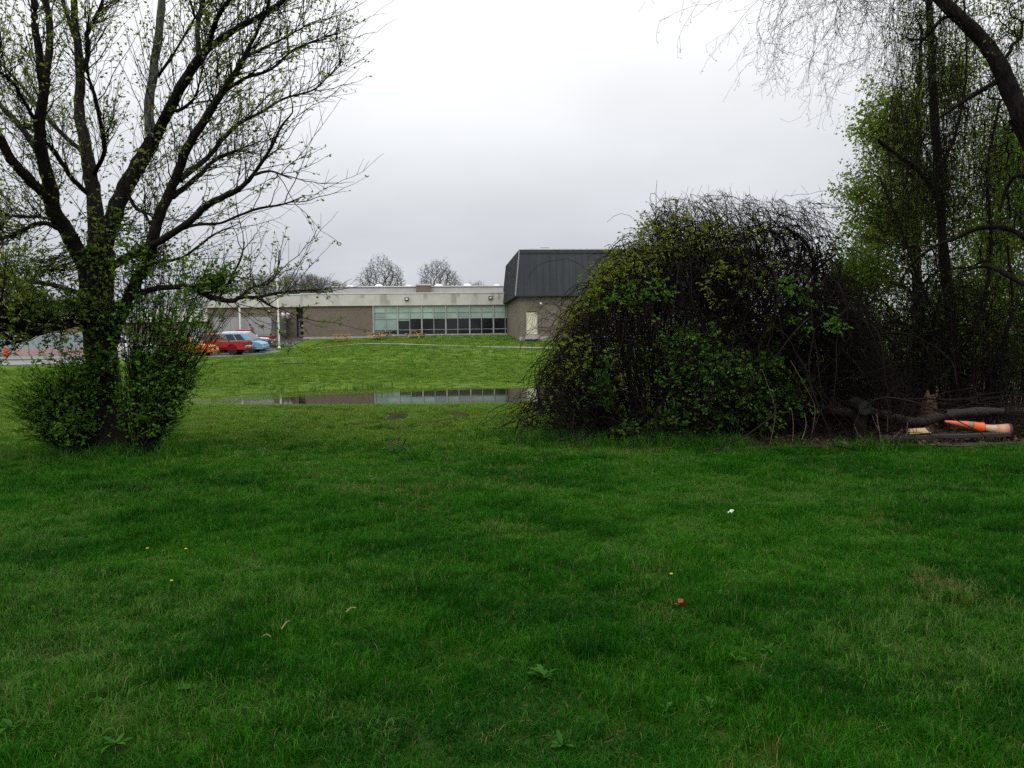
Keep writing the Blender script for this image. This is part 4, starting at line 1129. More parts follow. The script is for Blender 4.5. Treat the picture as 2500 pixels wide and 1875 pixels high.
# ------------------------------------------------------------------ debris beside the thicket
M_LOG = m_bark('dark_wet_bark', (0.005, 0.004, 0.0036), (0.022, 0.017, 0.0145), 7, 0.9, 0.85)
M_STICK = m_twig('dead_stick', (0.008, 0.006, 0.005), (0.030, 0.022, 0.017))
M_CANE = m_twig('dry_cane', (0.10, 0.065, 0.035), (0.27, 0.20, 0.12))
M_CUT = m_plain('grey_cut_wood', (0.016, 0.015, 0.0145), 0.8, 0.2, 12)
M_LOG2 = m_bark('smooth_wet_log_bark', (0.009, 0.0075, 0.0065), (0.038, 0.031, 0.027), 9, 0.9, 0.55)
M_LOG2.node_tree.nodes['Principled BSDF'].inputs['Specular IOR Level'].default_value = 0.2
lg = empty('fallen_log', P(2060, 1085, 11.7)); tag(lg, 'long bent dark log lying across the debris pile above the cones', 'log')
T = Tubes(); o3 = np.array(lg.location)
c = curve([list(P(px, py, Y)) + [r] for px, py, Y, r in ((1945, 968, 12.6, .055), (1985, 990, 12.2, .085), (2055, 1007, 11.9, .09), (2115, 1004, 11.8, .085), (2175, 1018, 11.7, .085), (2235, 1031, 11.7, .088), (2315, 1013, 11.7, .085), (2400, 1006, 11.8, .08), (2540, 1004, 12.0, .07))], 5)
T.add(c[:, :3], c[:, 3] * 0.9 * (1 + 0.10 * np.sin(np.arange(len(c)) * 1.7) + 0.06 * RNG.normal(size=len(c))), 10); T.build('trunk', M_LOG2, lg, origin=o3)
T = Tubes(); q = P(2290, 1017, 11.7); T.add([q, q + [0.1, -0.05, 0.10]], [0.03, 0.025], 6); T.build('branch_stub', M_LOG, lg, origin=o3)
st = empty('cut_stump', P(2098, 1072, 11.35)); st.location.z = 0.0; tag(st, 'dark upright stump with round sawn face beside the bent log', 'stump')
MB().lathe([(0.13, -0.1), (0.11, 0.1), (0.098, 0.4), (0.1, 0.56), (0.085, 0.62)], 10).build('trunk', M_LOG, st, 0, True)
sb = MB().lathe([(0.105, -0.2), (0.105, 0.12)], 14, 'Y', (0, 0, 0)).build('branch_stub', M_LOG, st); sb.location = (0.0, -0.05, 0.56); sb.rotation_euler = (R(-8), 0, R(180))
MB().lathe([(0.1, 0.1205), (0.1, 0.125)], 14, 'Y').build('sawn_face', M_CUT, sb)
bs = empty('broken_stump', P(2268, 1000, 12.6)); bs.location.z = 0.0; tag(bs, 'pale brown broken stump standing behind the bent log', 'stump')
M_BROKEN = m_bark('torn_brown_wood', (0.045, 0.030, 0.018), (0.13, 0.085, 0.050), 5, 0.8)
MB().hexa([(-0.14, -0.1, 0), (0.12, -0.1, 0), (0.12, 0.12, 0), (-0.14, 0.12, 0), (-0.07, -0.07, 0.60), (0.1, -0.08, 0.66), (0.08, 0.08, 0.52), (-0.08, 0.08, 0.55)]).build('trunk', M_BROKEN, bs, 0.02)
MB().hexa([(-0.10, -0.09, 0.58), (-0.02, -0.09, 0.58), (-0.02, 0.0, 0.56), (-0.1, 0.0, 0.56), (-0.07, -0.06, 0.70), (-0.05, -0.06, 0.70), (-0.05, -0.04, 0.69), (-0.07, -0.04, 0.69)]).build('splinter', M_BROKEN, bs)
fw = empty('split_firewood', P(2245, 1053, 11.2)); fw.rotation_euler = (0, R(-2), R(3)); tag(fw, 'pale yellow split piece of wood on the plank left of the cones', 'firewood')
M_FRESH = m_wood('fresh_yellow_wood', (0.56, 0.41, 0.16))
MB().hexa([(-0.17, -0.05, -0.035), (0.16, -0.05, -0.03), (0.2, 0.05, -0.03), (-0.18, 0.06, -0.035), (-0.16, -0.03, 0.04), (0.05, -0.035, 0.05), (0.16, 0.03, 0.045), (-0.15, 0.04, 0.045)]).build('billet', M_FRESH, fw, 0.012)
MB().hexa([(0.12, -0.045, -0.02), (0.21, -0.02, -0.01), (0.23, 0.04, -0.015), (0.14, 0.03, -0.02), (0.08, -0.04, 0.05), (0.19, -0.01, 0.045), (0.20, 0.03, 0.04), (0.1, 0.035, 0.05)]).build('torn_bark', M_BROKEN, fw)
M_OLDWOOD = m_wood('dark_old_plank', (0.020, 0.017, 0.014))
def plank(px0, py0, px1, py1, Y, w, h, label):
    a, b = P(px0, py0, Y), P(px1, py1, Y); m = (a + b) / 2
    o = MB().beam(a - m, b - m, w, h).build('plank', M_OLDWOOD, None, 0.008); o.location = m
    tag(o, label, 'plank', 'old planks in the debris pile')
plank(2150, 1069, 2460, 1060, 11.2, 0.16, 0.06, 'dark plank lying under the cones and split wood')
plank(2190, 1091, 2520, 1085, 11.0, 0.10, 0.07, 'lowest dark timber edging the debris against the lawn')
plank(2300, 1083, 2520, 1078, 11.35, 0.20, 0.05, 'black board in the shadow between the two lower timbers')
# traffic cones, nested
def m_cone(name, c, fade):
    t = NT(name)
    t.base(t.mix(t.rng(t.noise(5, 4), 0.35, 0.7), c, fade)).set(Roughness=0.55)
    return t.m
MC1, MC2, MC3 = m_cone('faded_orange_cone', (0.74, 0.10, 0.04), (0.62, 0.15, 0.07)), m_cone('bright_orange_sleeve', (0.85, 0.10, 0.005), (0.72, 0.13, 0.02)), m_cone('bleached_cone', (0.46, 0.24, 0.13), (0.50, 0.40, 0.30))
M_GREYB = m_plain('dirty_reflective_band', (0.20, 0.17, 0.11), 0.6, 0.25, 9)
a, b = P(2307, 1029, 11.25), P(2398, 1043, 11.3); ax = Vector(b - a)
q = ax.to_track_quat('X', 'Z')
c1 = empty('traffic_cone', tuple(a)); c1.rotation_mode = 'QUATERNION'; c1.rotation_quaternion = q; L1 = ax.length
tag(c1, 'orange traffic cone lying on its side with its tip to the left', 'traffic cone', 'traffic cones in the debris pile')
MB().lathe([(0.006, 0), (0.018, 0.004), (0.021, 0.03), (0.052, L1 * 0.55), (0.056, L1 * 0.62)], 20, 'X').build('cone_body', MC1, c1, 0, True)
MB().lathe([(0.056, L1 * 0.621), (0.059, L1 * 0.72)], 20, 'X').build('reflective_band', M_GREYB, c1, 0, True)
MB().lathe([(0.061, L1 * 0.721), (0.066, L1 * 0.96), (0.074, L1 * 0.965), (0.074, L1), (0.06, L1)], 20, 'X').build('sleeve', MC2, c1, 0, True)
a, b = P(2396, 1043, 11.3), P(2462, 1052, 11.25); ax = Vector(b - a); q = ax.to_track_quat('X', 'Z')
c2 = empty('traffic_cone', tuple(a)); c2.rotation_mode = 'QUATERNION'; c2.rotation_quaternion = q; L2 = ax.length
tag(c2, 'bleached pale traffic cone pushed up behind the bright orange one', 'traffic cone', 'traffic cones in the debris pile')
MB().lathe([(0.04, 0), (0.045, 0.01), (0.062, L2 * 0.5), (0.068, L2 * 0.52)], 20, 'X').build('cone_body', MC3, c2, 0, True)
MB().lathe([(0.068, L2 * 0.521), (0.104, L2 * 0.93)], 20, 'X').build('lower_body', m_cone('bleached_orange_cone', (0.62, 0.17, 0.08), (0.50, 0.27, 0.17)), c2, 0, True)
MB().lathe([(0.104, L2 * 0.931), (0.112, L2 * 0.96), (0.112, L2 * 1.02), (0.08, L2 * 1.03)], 20, 'X').build('base_flange', m_plain('dark_purple_rubber', (0.06, 0.02, 0.03), 0.7), c2, 0, True)
# roll of wire
wr_ = empty('wire_roll', P(2492, 1080, 11.4)); wr_.location.z = 0.05; tag(wr_, 'upright roll of dark fence wire at the right end of the debris', 'wire roll')
T = Tubes()
for k in range(9):
    a_ = np.linspace(0, 6.283, 22); T.add(np.stack([0.21 * np.cos(a_), 0.21 * np.sin(a_), np.full(22, 0.03 + 0.055 * k)], 1), 0.006, 4)
T.build('wire_ring', M_STICK, wr_, 'stuff')
T = Tubes()
for k in range(26):
    a_ = 6.283 * k / 26; r_ = 0.215 - 0.03 * (k % 3); T.add([(r_ * math.cos(a_), r_ * math.sin(a_), -0.04), (r_ * math.cos(a_ + .1), r_ * math.sin(a_ + .1), 0.49)], 0.006, 4)
T.build('upright_wire', M_STICK, wr_, 'stuff')
# dry canes
def stick(name, label, cat, pts, r0, r1, mat, group=None, sides=6):
    w = np.array([P(*p) for p in pts]); o3 = w[0].copy()
    T = Tubes(); c = curve(w, 4); T.add(c, np.linspace(r0, r1, len(c)), sides, RNG.random())
    o = T.build(name, mat, None, origin=o3); o.location = o3
    tag(o, label, cat, group); return o
CN = 'dry canes standing before the debris'
canes = [((2162, 1092), (2150, 1060), (2137, 1035), (2130, 1015)), ((2152, 1085), (2146, 1050), (2140, 1010)), ((2172, 1098), (2166, 1062), (2167, 1015)),
         ((2208, 1095), (2212, 1062), (2217, 1027)), ((2190, 1090), (2197, 1072), (2204, 1050)), ((2106, 1073), (2092, 1055), (2085, 1035)), ((2160, 1088), (2182, 1068), (2202, 1048)),
         ((1957, 1075), (1968, 1040), (1964, 1010)), ((1982, 1060), (1990, 1000), (1975, 960), (1930, 880)), ((1880, 1085), (1892, 1000), (1860, 900)), ((1935, 1078), (1937, 1040), (1933, 1000))]
CL = ('dry cane leaning left, outermost of the bunch by the split wood', 'dry cane just behind the outermost leaning one of the bunch', 'slightly curved upright cane in the middle of the bunch', 'straight cane at the right of the bunch before the split wood', 'short bent cane between the bunch and the split wood', 'thin cane leaning against the sawn stump', 'cane slanting up to the right across the bunch', 'short upright cane left of the stump, right of two', 'long thin cane arching left out of the mound edge', 'long pale cane rising before the mound, leftmost of all', 'short upright cane left of the stump, left of two')
for k, c in enumerate(canes):
    stick('dry_cane', CL[k], 'cane', [(p[0], p[1], 11.0 + 0.06 * (k % 4)) for p in c], 0.0055, 0.004, M_CANE, CN)
stick('pale_stick', 'pale bare stick slanting down onto the lawn before the canes', 'stick', [(2050, 1077, 11.1), (2072, 1088, 10.9), (2098, 1110, 10.6)], 0.011, 0.009, M_CANE)
stick('pale_stick', 'pale thin stick lying nearly flat at the lawn edge', 'stick', [(2122, 1108, 10.7), (2150, 1103, 10.8), (2166, 1096, 10.9)], 0.008, 0.004, M_CANE)
stick('pale_stick', 'curved pale cane at the foot of the tangled shrub', 'stick', [(1753, 1085, 11.5), (1752, 1055, 11.5), (1740, 1035, 11.5)], 0.011, 0.007, M_CANE)
DB = 'dead branches over the debris pile'
for k, c in enumerate(([(2108, 992, 11.9), (2150, 984, 12.0), (2200, 975, 12.0), (2290, 974, 12.1), (2380, 978, 12.2), (2520, 990, 12.3)], [(2150, 998, 12), (2200, 990, 12), (2270, 985, 12.1), (2290, 976, 12.1)],
        [(2290, 976, 12.1), (2350, 975, 12), (2420, 960, 12), (2510, 955, 12)], [(2330, 1000, 12), (2400, 975, 12.1), (2460, 965, 12.2)], [(2380, 985, 11.9), (2440, 990, 12), (2510, 1000, 12)], [(2040, 1040, 11.8), (1990, 1052, 11.7), (1900, 1075, 11.6)], [(2030, 1020, 11.9), (1960, 1030, 11.9), (1860, 1050, 12)])):
    stick('dead_branch', ('longest dead branch arching over the bent log', 'dead branch meeting the longest one at the broken stump', 'dead branch rising right from the broken stump', 'short dead branch slanting up above the cones', 'dead branch lying low above the right end of the log', 'dead branch running left from the stump near the ground', 'dead branch running left from the stump at log height')[k], 'branch', c, 0.022 if k == 0 else 0.013, 0.006, M_LOG, DB)
# brush under the thicket: countless sticks
T = Tubes()
for k in range(900):
    x = RNG.uniform(3.4, 11); y = (11.25 if k % 4 == 0 else 11.95) + abs(RNG.normal()) * 1.5; z = RNG.uniform(0.02, 0.12 if y < 11.95 else 0.6) * math.exp(-((y - 12) ** 2) / 6)
    L = RNG.uniform(0.3, 1.3); a_ = RNG.normal() * 0.6 + (0 if RNG.random() < .7 else 1.5)
    d = np.array([math.cos(a_), math.sin(a_) * 0.6, RNG.normal() * 0.16])
    p0 = np.array([x, y, z + 0.02]); pm = p0 + d * L * 0.5 + RNG.normal(size=3) * 0.05; p1 = p0 + d * L; p1[2] = max(p1[2], 0.02); pm[2] = max(pm[2], 0.02)
    T.add(curve([p0, pm, p1], 3), [RNG.uniform(0.003, 0.011)] * 3 + [0.004] * 4, 4, RNG.random())
tag(T.build('brush_pile', M_STICK, None, 'stuff'), 'tangle of dark dead sticks on the ground below the thicket', 'brush')
n = 5000; lx = RNG.uniform(3.0, 13, n); ly = 10.95 + np.abs(RNG.normal(size=n)) * 2.2 + 0.15 * np.sin(lx * 2)
ch = leaf_arrays(np.stack([lx, ly, terr(lx, ly) + 0.04 + 0.02 * RNG.random(n)], 1), rdir(n) * [1, 1, 0.35], RNG.uniform(0.03, 0.075, n), 0.7)
tag(build_leaves('fallen_leaves', m_leaf('dead_leaf', (0.035, 0.022, 0.014), (0.14, 0.075, 0.035), 0.1), None, [ch]), 'brown fallen leaves scattered below the thicket', 'leaf litter')

# ------------------------------------------------------------------ small things on the lawn
tw = empty('fallen_twig', P(970, 1113, 10.75)); tw.location.z = tz(tw.location.x, 10.75); tag(tw, 'black forked twig standing up out of the lawn', 'twig')
T = Tubes(); o3 = np.array(tw.location)
for c, r in (([(965, 1113, 10.7), (988, 1102, 10.8)], 0.006), ([(990, 1105, 10.8), (984, 1094.5, 10.9), (971, 1084.5, 11.0)], 0.0055), ([(973, 1085, 11), (973.5, 1081, 11), (975, 1075, 11)], 0.004), ([(984, 1094, 10.9), (988, 1088, 10.85), (990, 1080, 10.8)], 0.004),
             ([(958, 1110, 10.8), (956, 1095, 10.85), (954, 1088, 10.9), (952, 1079, 10.95)], 0.005), ([(955, 1089, 10.9), (959, 1085, 10.9), (961, 1081, 10.9)], 0.003), ([(955, 1096, 10.85), (948, 1102, 10.8), (957, 1112, 10.7)], 0.0035), ([(980, 1095, 10.9), (970, 1099, 10.8)], 0.004)):
    w = np.array([P(*p) for p in c]) + [0, 0, .05]; w = curve(w, 3); T.add(w, np.linspace(r, r * 0.7, len(w)) * 2.0, 5)
T.build('stem', m_plain('black_wet_twig', (0.012, 0.011, 0.010), 0.5), tw, origin=o3)
M_WEED = m_leaf('weed_leaf', (0.014, 0.080, 0.005), (0.038, 0.125, 0.009), 0.3, 0.01)
def weed_leaf_mesh(k):
    n = 9; s = np.linspace(0, 1, n); L = 1.0
    w = 0.17 * np.sin(np.pi * np.clip(s * 0.93 + 0.05, 0, 1)) ** 0.8 * (0.55 + 0.5 * s); w = w * (1 + (0.55 if k % 2 else 0.2) * (np.arange(n) % 2)); w[-1] = 0.005; w[0] = 0.03
    z = 0.42 * s - 0.50 * s ** 2 * (0.7 + 0.3 * k / 3); y = 0.05 * np.sin(s * 3 + k)
    v = np.concatenate([np.stack([s * L, y + w, z + w * 0.35], 1), np.stack([s * L, y, z], 1), np.stack([s * L, y - w, z + w * 0.35], 1)])
    i = np.arange(n - 1); f = np.concatenate([np.stack([i, i + 1, i + 1 + n, i + n], 1), np.stack([i + n, i + n + 1, i + 1 + 2 * n, i + 2 * n], 1)])
    me = arr_mesh('leaf', v, f, {'tint': np.full(3 * n, 0.2 + 0.25 * k)}, True); me.materials.append(M_WEED); return me
WLM = [weed_leaf_mesh(k) for k in range(4)]
for k, (px, py, s, n) in enumerate(((480, 1700, 0.17, 12), (85, 1700, 0.12, 8), (243, 1735, 0.11, 7), (28, 1792, 0.13, 8), (282, 1838, 0.13, 8), (870, 1650, 0.10, 6), (627, 1593, 0.10, 6),
        (1329, 1668, 0.17, 11), (1374, 1842, 0.14, 9), (1628, 1752, 0.10, 7), (1798, 1627, 0.10, 7), (1877, 1600, 0.10, 7), (1736, 1740, 0.11, 7), (1758, 1463, 0.10, 6))):
    h = hit(px, py, 2.0, 30)
    lab = ('largest broad-leaved weed rosette left of centre in the foreground lawn', 'weed rosette near the left edge, just above the one the edge cuts', 'weed rosette between the left edge and the largest weed',
           'weed rosette cut by the left edge at the bottom left', 'lowest weed rosette at the bottom left of the lawn', 'lone weed rosette halfway between the two largest weeds', 'weed rosette below the pale dry stalks in the lawn',
           'large weed rosette at the bottom middle of the lawn', 'weed rosette at the bottom edge below the large middle one', 'left weed rosette of the lower pair right of centre', 'left weed rosette of the upper pair right of centre',
           'right weed rosette of the upper pair right of centre', 'right weed rosette of the lower pair right of centre', 'farthest weed rosette, just right of the rusty leaf')[k]
    h[2] += 0.004; o = empty('broadleaf_weed', tuple(h), RNG.random() * 6); tag(o, lab, 'weed', 'broadleaf weeds in the lawn')
    n = int(n * 1.5)
    for q in range(n):
        l_ = link_mesh('leaf', WLM[(q + k) % 4], None, o); ss = s * 0.42 * RNG.uniform(0.45, 1.3)
        l_.scale = (ss, ss, ss * RNG.uniform(0.5, 1.2)); l_.rotation_euler = (RNG.normal() * 0.15, R(-4 - 38 * RNG.random() ** 1.5), 6.283 * q / n + RNG.normal() * 0.5); l_.location = (0, 0, 0.02)
M_YEL = m_plain('dandelion_yellow', (0.42, 0.30, 0.012), 0.8)
fl_me = MB().lathe([(0.003, 0), (0.009, 0.003), (0.011, 0.007), (0.006, 0.011), (0.001, 0.012)], 9).mesh('flower_head'); st_me = MB().lathe([(0.0022, -0.07), (0.0018, 0)], 5).mesh('stem')
for px, py, lab in ((361, 1366, 'yellow dandelion flower, left one of the farther pair'), (420, 1448, 'yellow dandelion flower nearest the camera on the left lawn'), (1639, 1432, 'single yellow dandelion flower above the rusty leaf'), (455, 1366, 'yellow dandelion flower, right one of the farther pair')):
    h = hit(px, py, 2, 30); o = empty('dandelion_flower', (h[0], h[1], h[2] + 0.075)); tag(o, lab, 'flower', 'dandelion flowers in the lawn')
    link_mesh('flower_head', fl_me, M_YEL, o); link_mesh('stem', st_me, M_WEED, o)
h = hit(1780, 1262, 2, 30); pv = []
for i_ in range(4):
    for j_ in range(3): pv.append((i_ * 0.028 - 0.042, j_ * 0.02 - 0.02, 0.055 + 0.014 * math.sin(i_ * 2.3 + j_ * 1.7) + 0.006 * i_))
pf = [(i_ * 3 + j_, i_ * 3 + j_ + 1, i_ * 3 + j_ + 4, i_ * 3 + j_ + 3) for i_ in range(3) for j_ in range(2)]
o = MB().add(pv, pf).build('crumpled_paper', m_plain('white_paper', (0.75, 0.77, 0.78), 0.6)); o.location = h; o.scale = (0.8, 0.55, 0.8); o.rotation_euler = (R(15), 0, R(25))
sm = o.modifiers.new('thick', 'SOLIDIFY'); sm.thickness = 0.003
tag(o, 'small crumpled white scrap of paper on the lawn', 'paper')
h = hit(1660, 1497, 2, 30); ch = leaf_arrays(np.array([h + [0, 0, .05], h + [.02, .01, .055], h + [-.02, .015, .05]]), np.array([[1, .2, .1], [-.5, 1, .2], [0.2, -1, .1]]), 0.05, 0.8)
o = build_leaves('dead_leaf', m_leaf('rusty_leaf', (0.16, 0.045, 0.018), (0.2, 0.06, 0.02), .1), None, [ch], h); o.location = h; del o['kind']; tag(o, 'rusty brown dead leaf lying in the lawn', 'leaf')
for k, (a, b) in enumerate((((640, 1582, 0), (662, 1587, 0)), ((688, 1565, 0), (708, 1545, 0)), ((845, 1520, 0), (870, 1512, 0)))):
    h0, h1 = hit(a[0], a[1], 2, 30) + [0, 0, .06], hit(b[0], b[1], 2, 30) + [0, 0, .065]
    T = Tubes(); m_ = (h0 + h1) / 2 + [0, 0.01, 0.01]; T.add(curve([h0 - h0, m_ - h0, h1 - h0], 3), 0.0035, 5, 0.9); o = T.build('straw_stalk', M_CANE); o.location = h0
    tag(o, ('short pale dry stalk lying flat, left of three', 'pale dry stalk slanting up, middle of three', 'pale dry stalk farthest right of three')[k], 'stalk', 'dry stalks in the lawn')

# ================================================================== VEGETATION
M_BARK = m_bark('wet_maple_bark', (0.006, 0.005, 0.0045), (0.026, 0.021, 0.018), 6, 0.8, 0.85, (0.016, 0.019, 0.008))
M_GBARK = m_bark('smooth_grey_bark', (0.035, 0.035, 0.032), (0.085, 0.085, 0.078), 5, 0.5, 0.85)
M_TWIG = m_twig('maple_twig', (0.008, 0.0065, 0.006), (0.026, 0.020, 0.017))
M_DTWIG = m_twig('tangle_twig', (0.004, 0.0032, 0.0032), (0.017, 0.0125, 0.0115))
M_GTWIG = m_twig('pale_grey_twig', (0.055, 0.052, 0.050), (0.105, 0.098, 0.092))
M_LYOUNG = m_leaf('young_maple_leaf', (0.095, 0.165, 0.016), (0.220, 0.280, 0.035), 0.6)
M_LGREEN = m_leaf('deep_green_leaf', (0.050, 0.160, 0.010), (0.160, 0.310, 0.022), 0.55)
M_LDARK = m_leaf('shade_leaf', (0.030, 0.080, 0.006), (0.130, 0.200, 0.012), 0.55)
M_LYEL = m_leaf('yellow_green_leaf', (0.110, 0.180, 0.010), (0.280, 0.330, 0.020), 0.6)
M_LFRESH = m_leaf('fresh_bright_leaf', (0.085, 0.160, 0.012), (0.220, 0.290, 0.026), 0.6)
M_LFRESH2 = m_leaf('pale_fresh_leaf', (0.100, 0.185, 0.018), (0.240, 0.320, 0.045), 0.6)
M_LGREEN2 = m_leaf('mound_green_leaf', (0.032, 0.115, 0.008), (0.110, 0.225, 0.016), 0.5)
M_LMID = m_leaf('mid_green_leaf', (0.045, 0.125, 0.009), (0.140, 0.225, 0.018), 0.55)
M_BUD = m_leaf('grey_green_buds', (0.085, 0.09, 0.06), (0.12, 0.13, 0.08), 0.4)

def tip_leaves(sk, tips, per, size, spread=0.06, down=0.25, prob=1.0, tint=None):
    tips = np.array([t for t in tips if RNG.random() < prob])
    if len(tips) == 0: return []
    p = np.array([sk.p[t] for t in tips]); q = np.array([sk.p[sk.par[t]] for t in tips])
    d = unit(p - q)
    m = RNG.integers(max(1, per - 2), per + 3, len(tips)); idx = np.repeat(np.arange(len(tips)), m)
    s = RNG.random(len(idx))[:, None] ** 0.6
    pos = q[idx] * (1 - s) + p[idx] * s + RNG.normal(size=(len(idx), 3)) * spread * 0.4
    ax = d[idx] * 0.5 + rdir(len(idx)); ax[:, 2] -= down
    t = RNG.random(len(idx)) if tint is None else np.clip(np.asarray(tint)[idx] + RNG.normal(size=len(idx)) * 0.15, 0, 1)
    return [leaf_arrays(pos, ax, size * RNG.uniform(0.6, 1.25, len(idx)), 0.6, t)]
def ell(n, c, r, shell=0.0):
    d = rdir(n); u = RNG.random(n) ** (1 / 3)
    if shell == 0.0: u = np.minimum(np.abs(RNG.normal(size=n)) * 0.62 + 0.12, 1.6)
    u = shell + (1 - shell) * u if shell > 0 else u
    return np.asarray(c) + d * u[:, None] * np.asarray(r)
def pell(n, px, py, Y, rpx, rpy, ry, shell=0.0):
    k = Y / F_PX
    return ell(n, P(px, py, Y), (rpx * k, ry, rpy * k), shell)

def perp(d):
    x, y, z = RNG.normal(size=3); r = np.array([d[1] * z - d[2] * y, d[2] * x - d[0] * z, d[0] * y - d[1] * x]); return r / (math.sqrt(r @ r) + 1e-9)
def spray(Tm, LV, b, c, tip, r0, n_side, side_len, n_leaf, leaf, tint, start=0.3, droop=0.15, flat=0.5):
    """A stem from b over c to tip with side twigs carrying leaves in two rows."""
    t = np.linspace(0, 1, 8)[:, None]
    path = (1 - t) ** 2 * b + 2 * t * (1 - t) * c + t * t * tip
    path[1:] += RNG.normal(size=(7, 3)) * 0.012 * np.linalg.norm(tip - b)
    Tm.add(path, np.linspace(r0, max(0.0022, r0 * 0.3), 8), 5 if r0 > .008 else 4, RNG.random())
    d0 = np.gradient(path, axis=0)
    for k in range(n_side + 1):
        s = start + (1 - start) * (k + RNG.random() * .8) / (n_side + 1)
        if k == n_side: s = 0.999
        f = s * 7; i = min(6, int(f)); q = path[i] * (1 - f + i) + path[i + 1] * (f - i); d = unit(d0[i])
        e = unit(d * RNG.uniform(.5, 1.1) + perp(d) * RNG.uniform(.5, 1.0)) if k < n_side else d
        L = side_len * RNG.uniform(.55, 1.2) * (1.15 - .5 * s); e = unit(e + np.array([0, 0, .15]))
        m = q + e * L * .5; g = q + e * L - np.array([0, 0, droop * L])
        Tm.short(q, m, g)
        if n_leaf <= 0: continue
        n = max(2, int(n_leaf * RNG.uniform(.6, 1.3))); u = np.sqrt(RNG.uniform(.12, 1.0, n))[:, None]
        pos = np.where(u < .5, q * (1 - 2 * u) + m * 2 * u, m * (2 - 2 * u) + g * (2 * u - 1))
        sd = np.array([e[1], -e[0], 0.0]); sd = sd / (math.sqrt(sd @ sd) + 1e-6)
        ax = e * .6 + sd * RNG.choice([-1, 1], n)[:, None] * RNG.uniform(.5, 1, n)[:, None] + RNG.normal(size=(n, 3)) * (.55 - .3 * flat) - np.array([0, 0, .22])
        LV.append((pos, ax, leaf * RNG.uniform(.55, 1.3, n), np.clip(tint + RNG.normal(size=n) * .2, 0, 1)))
def leaves_of(LV, width=.58):
    pos, ax, sz, tn = (np.concatenate([x[i] for x in LV]) for i in range(4))
    return [leaf_arrays(pos, ax, sz, width, tn)]
def spray_shrub(name, label, cat, bases, targets, mat, r0=.008, n_side=7, side=.28, n_leaf=6, leaf=.05, group=None, twig=None, start=.3, lift=.5):
    b = np.array(bases); o3 = b.mean(0); o3[2] = 0
    o = empty(name, tuple(o3)); tag(o, label, cat, group); Tm, LV = Tubes(), []
    for tp_ in targets:
        q = b[np.argmin(np.linalg.norm(b[:, :2] - tp_[:2], axis=1) + RNG.random(len(b)) * .35)] + RNG.normal(size=3) * [.05, .05, 0]
        dz = max(.05, tp_[2] - q[2]); c = q + (tp_ - q) * [.28, .28, 0] + np.array([0, 0, dz * (lift + .35 * RNG.random())])
        spray(Tm, LV, q, c, tp_, r0 * RNG.uniform(.5, 1.3), n_side, side, n_leaf, leaf, RNG.random(), start)
    Tm.build('stems', twig or M_TWIG, o, 'stuff', o3); build_leaves('leaves', mat, o, leaves_of(LV), o3)
    return o

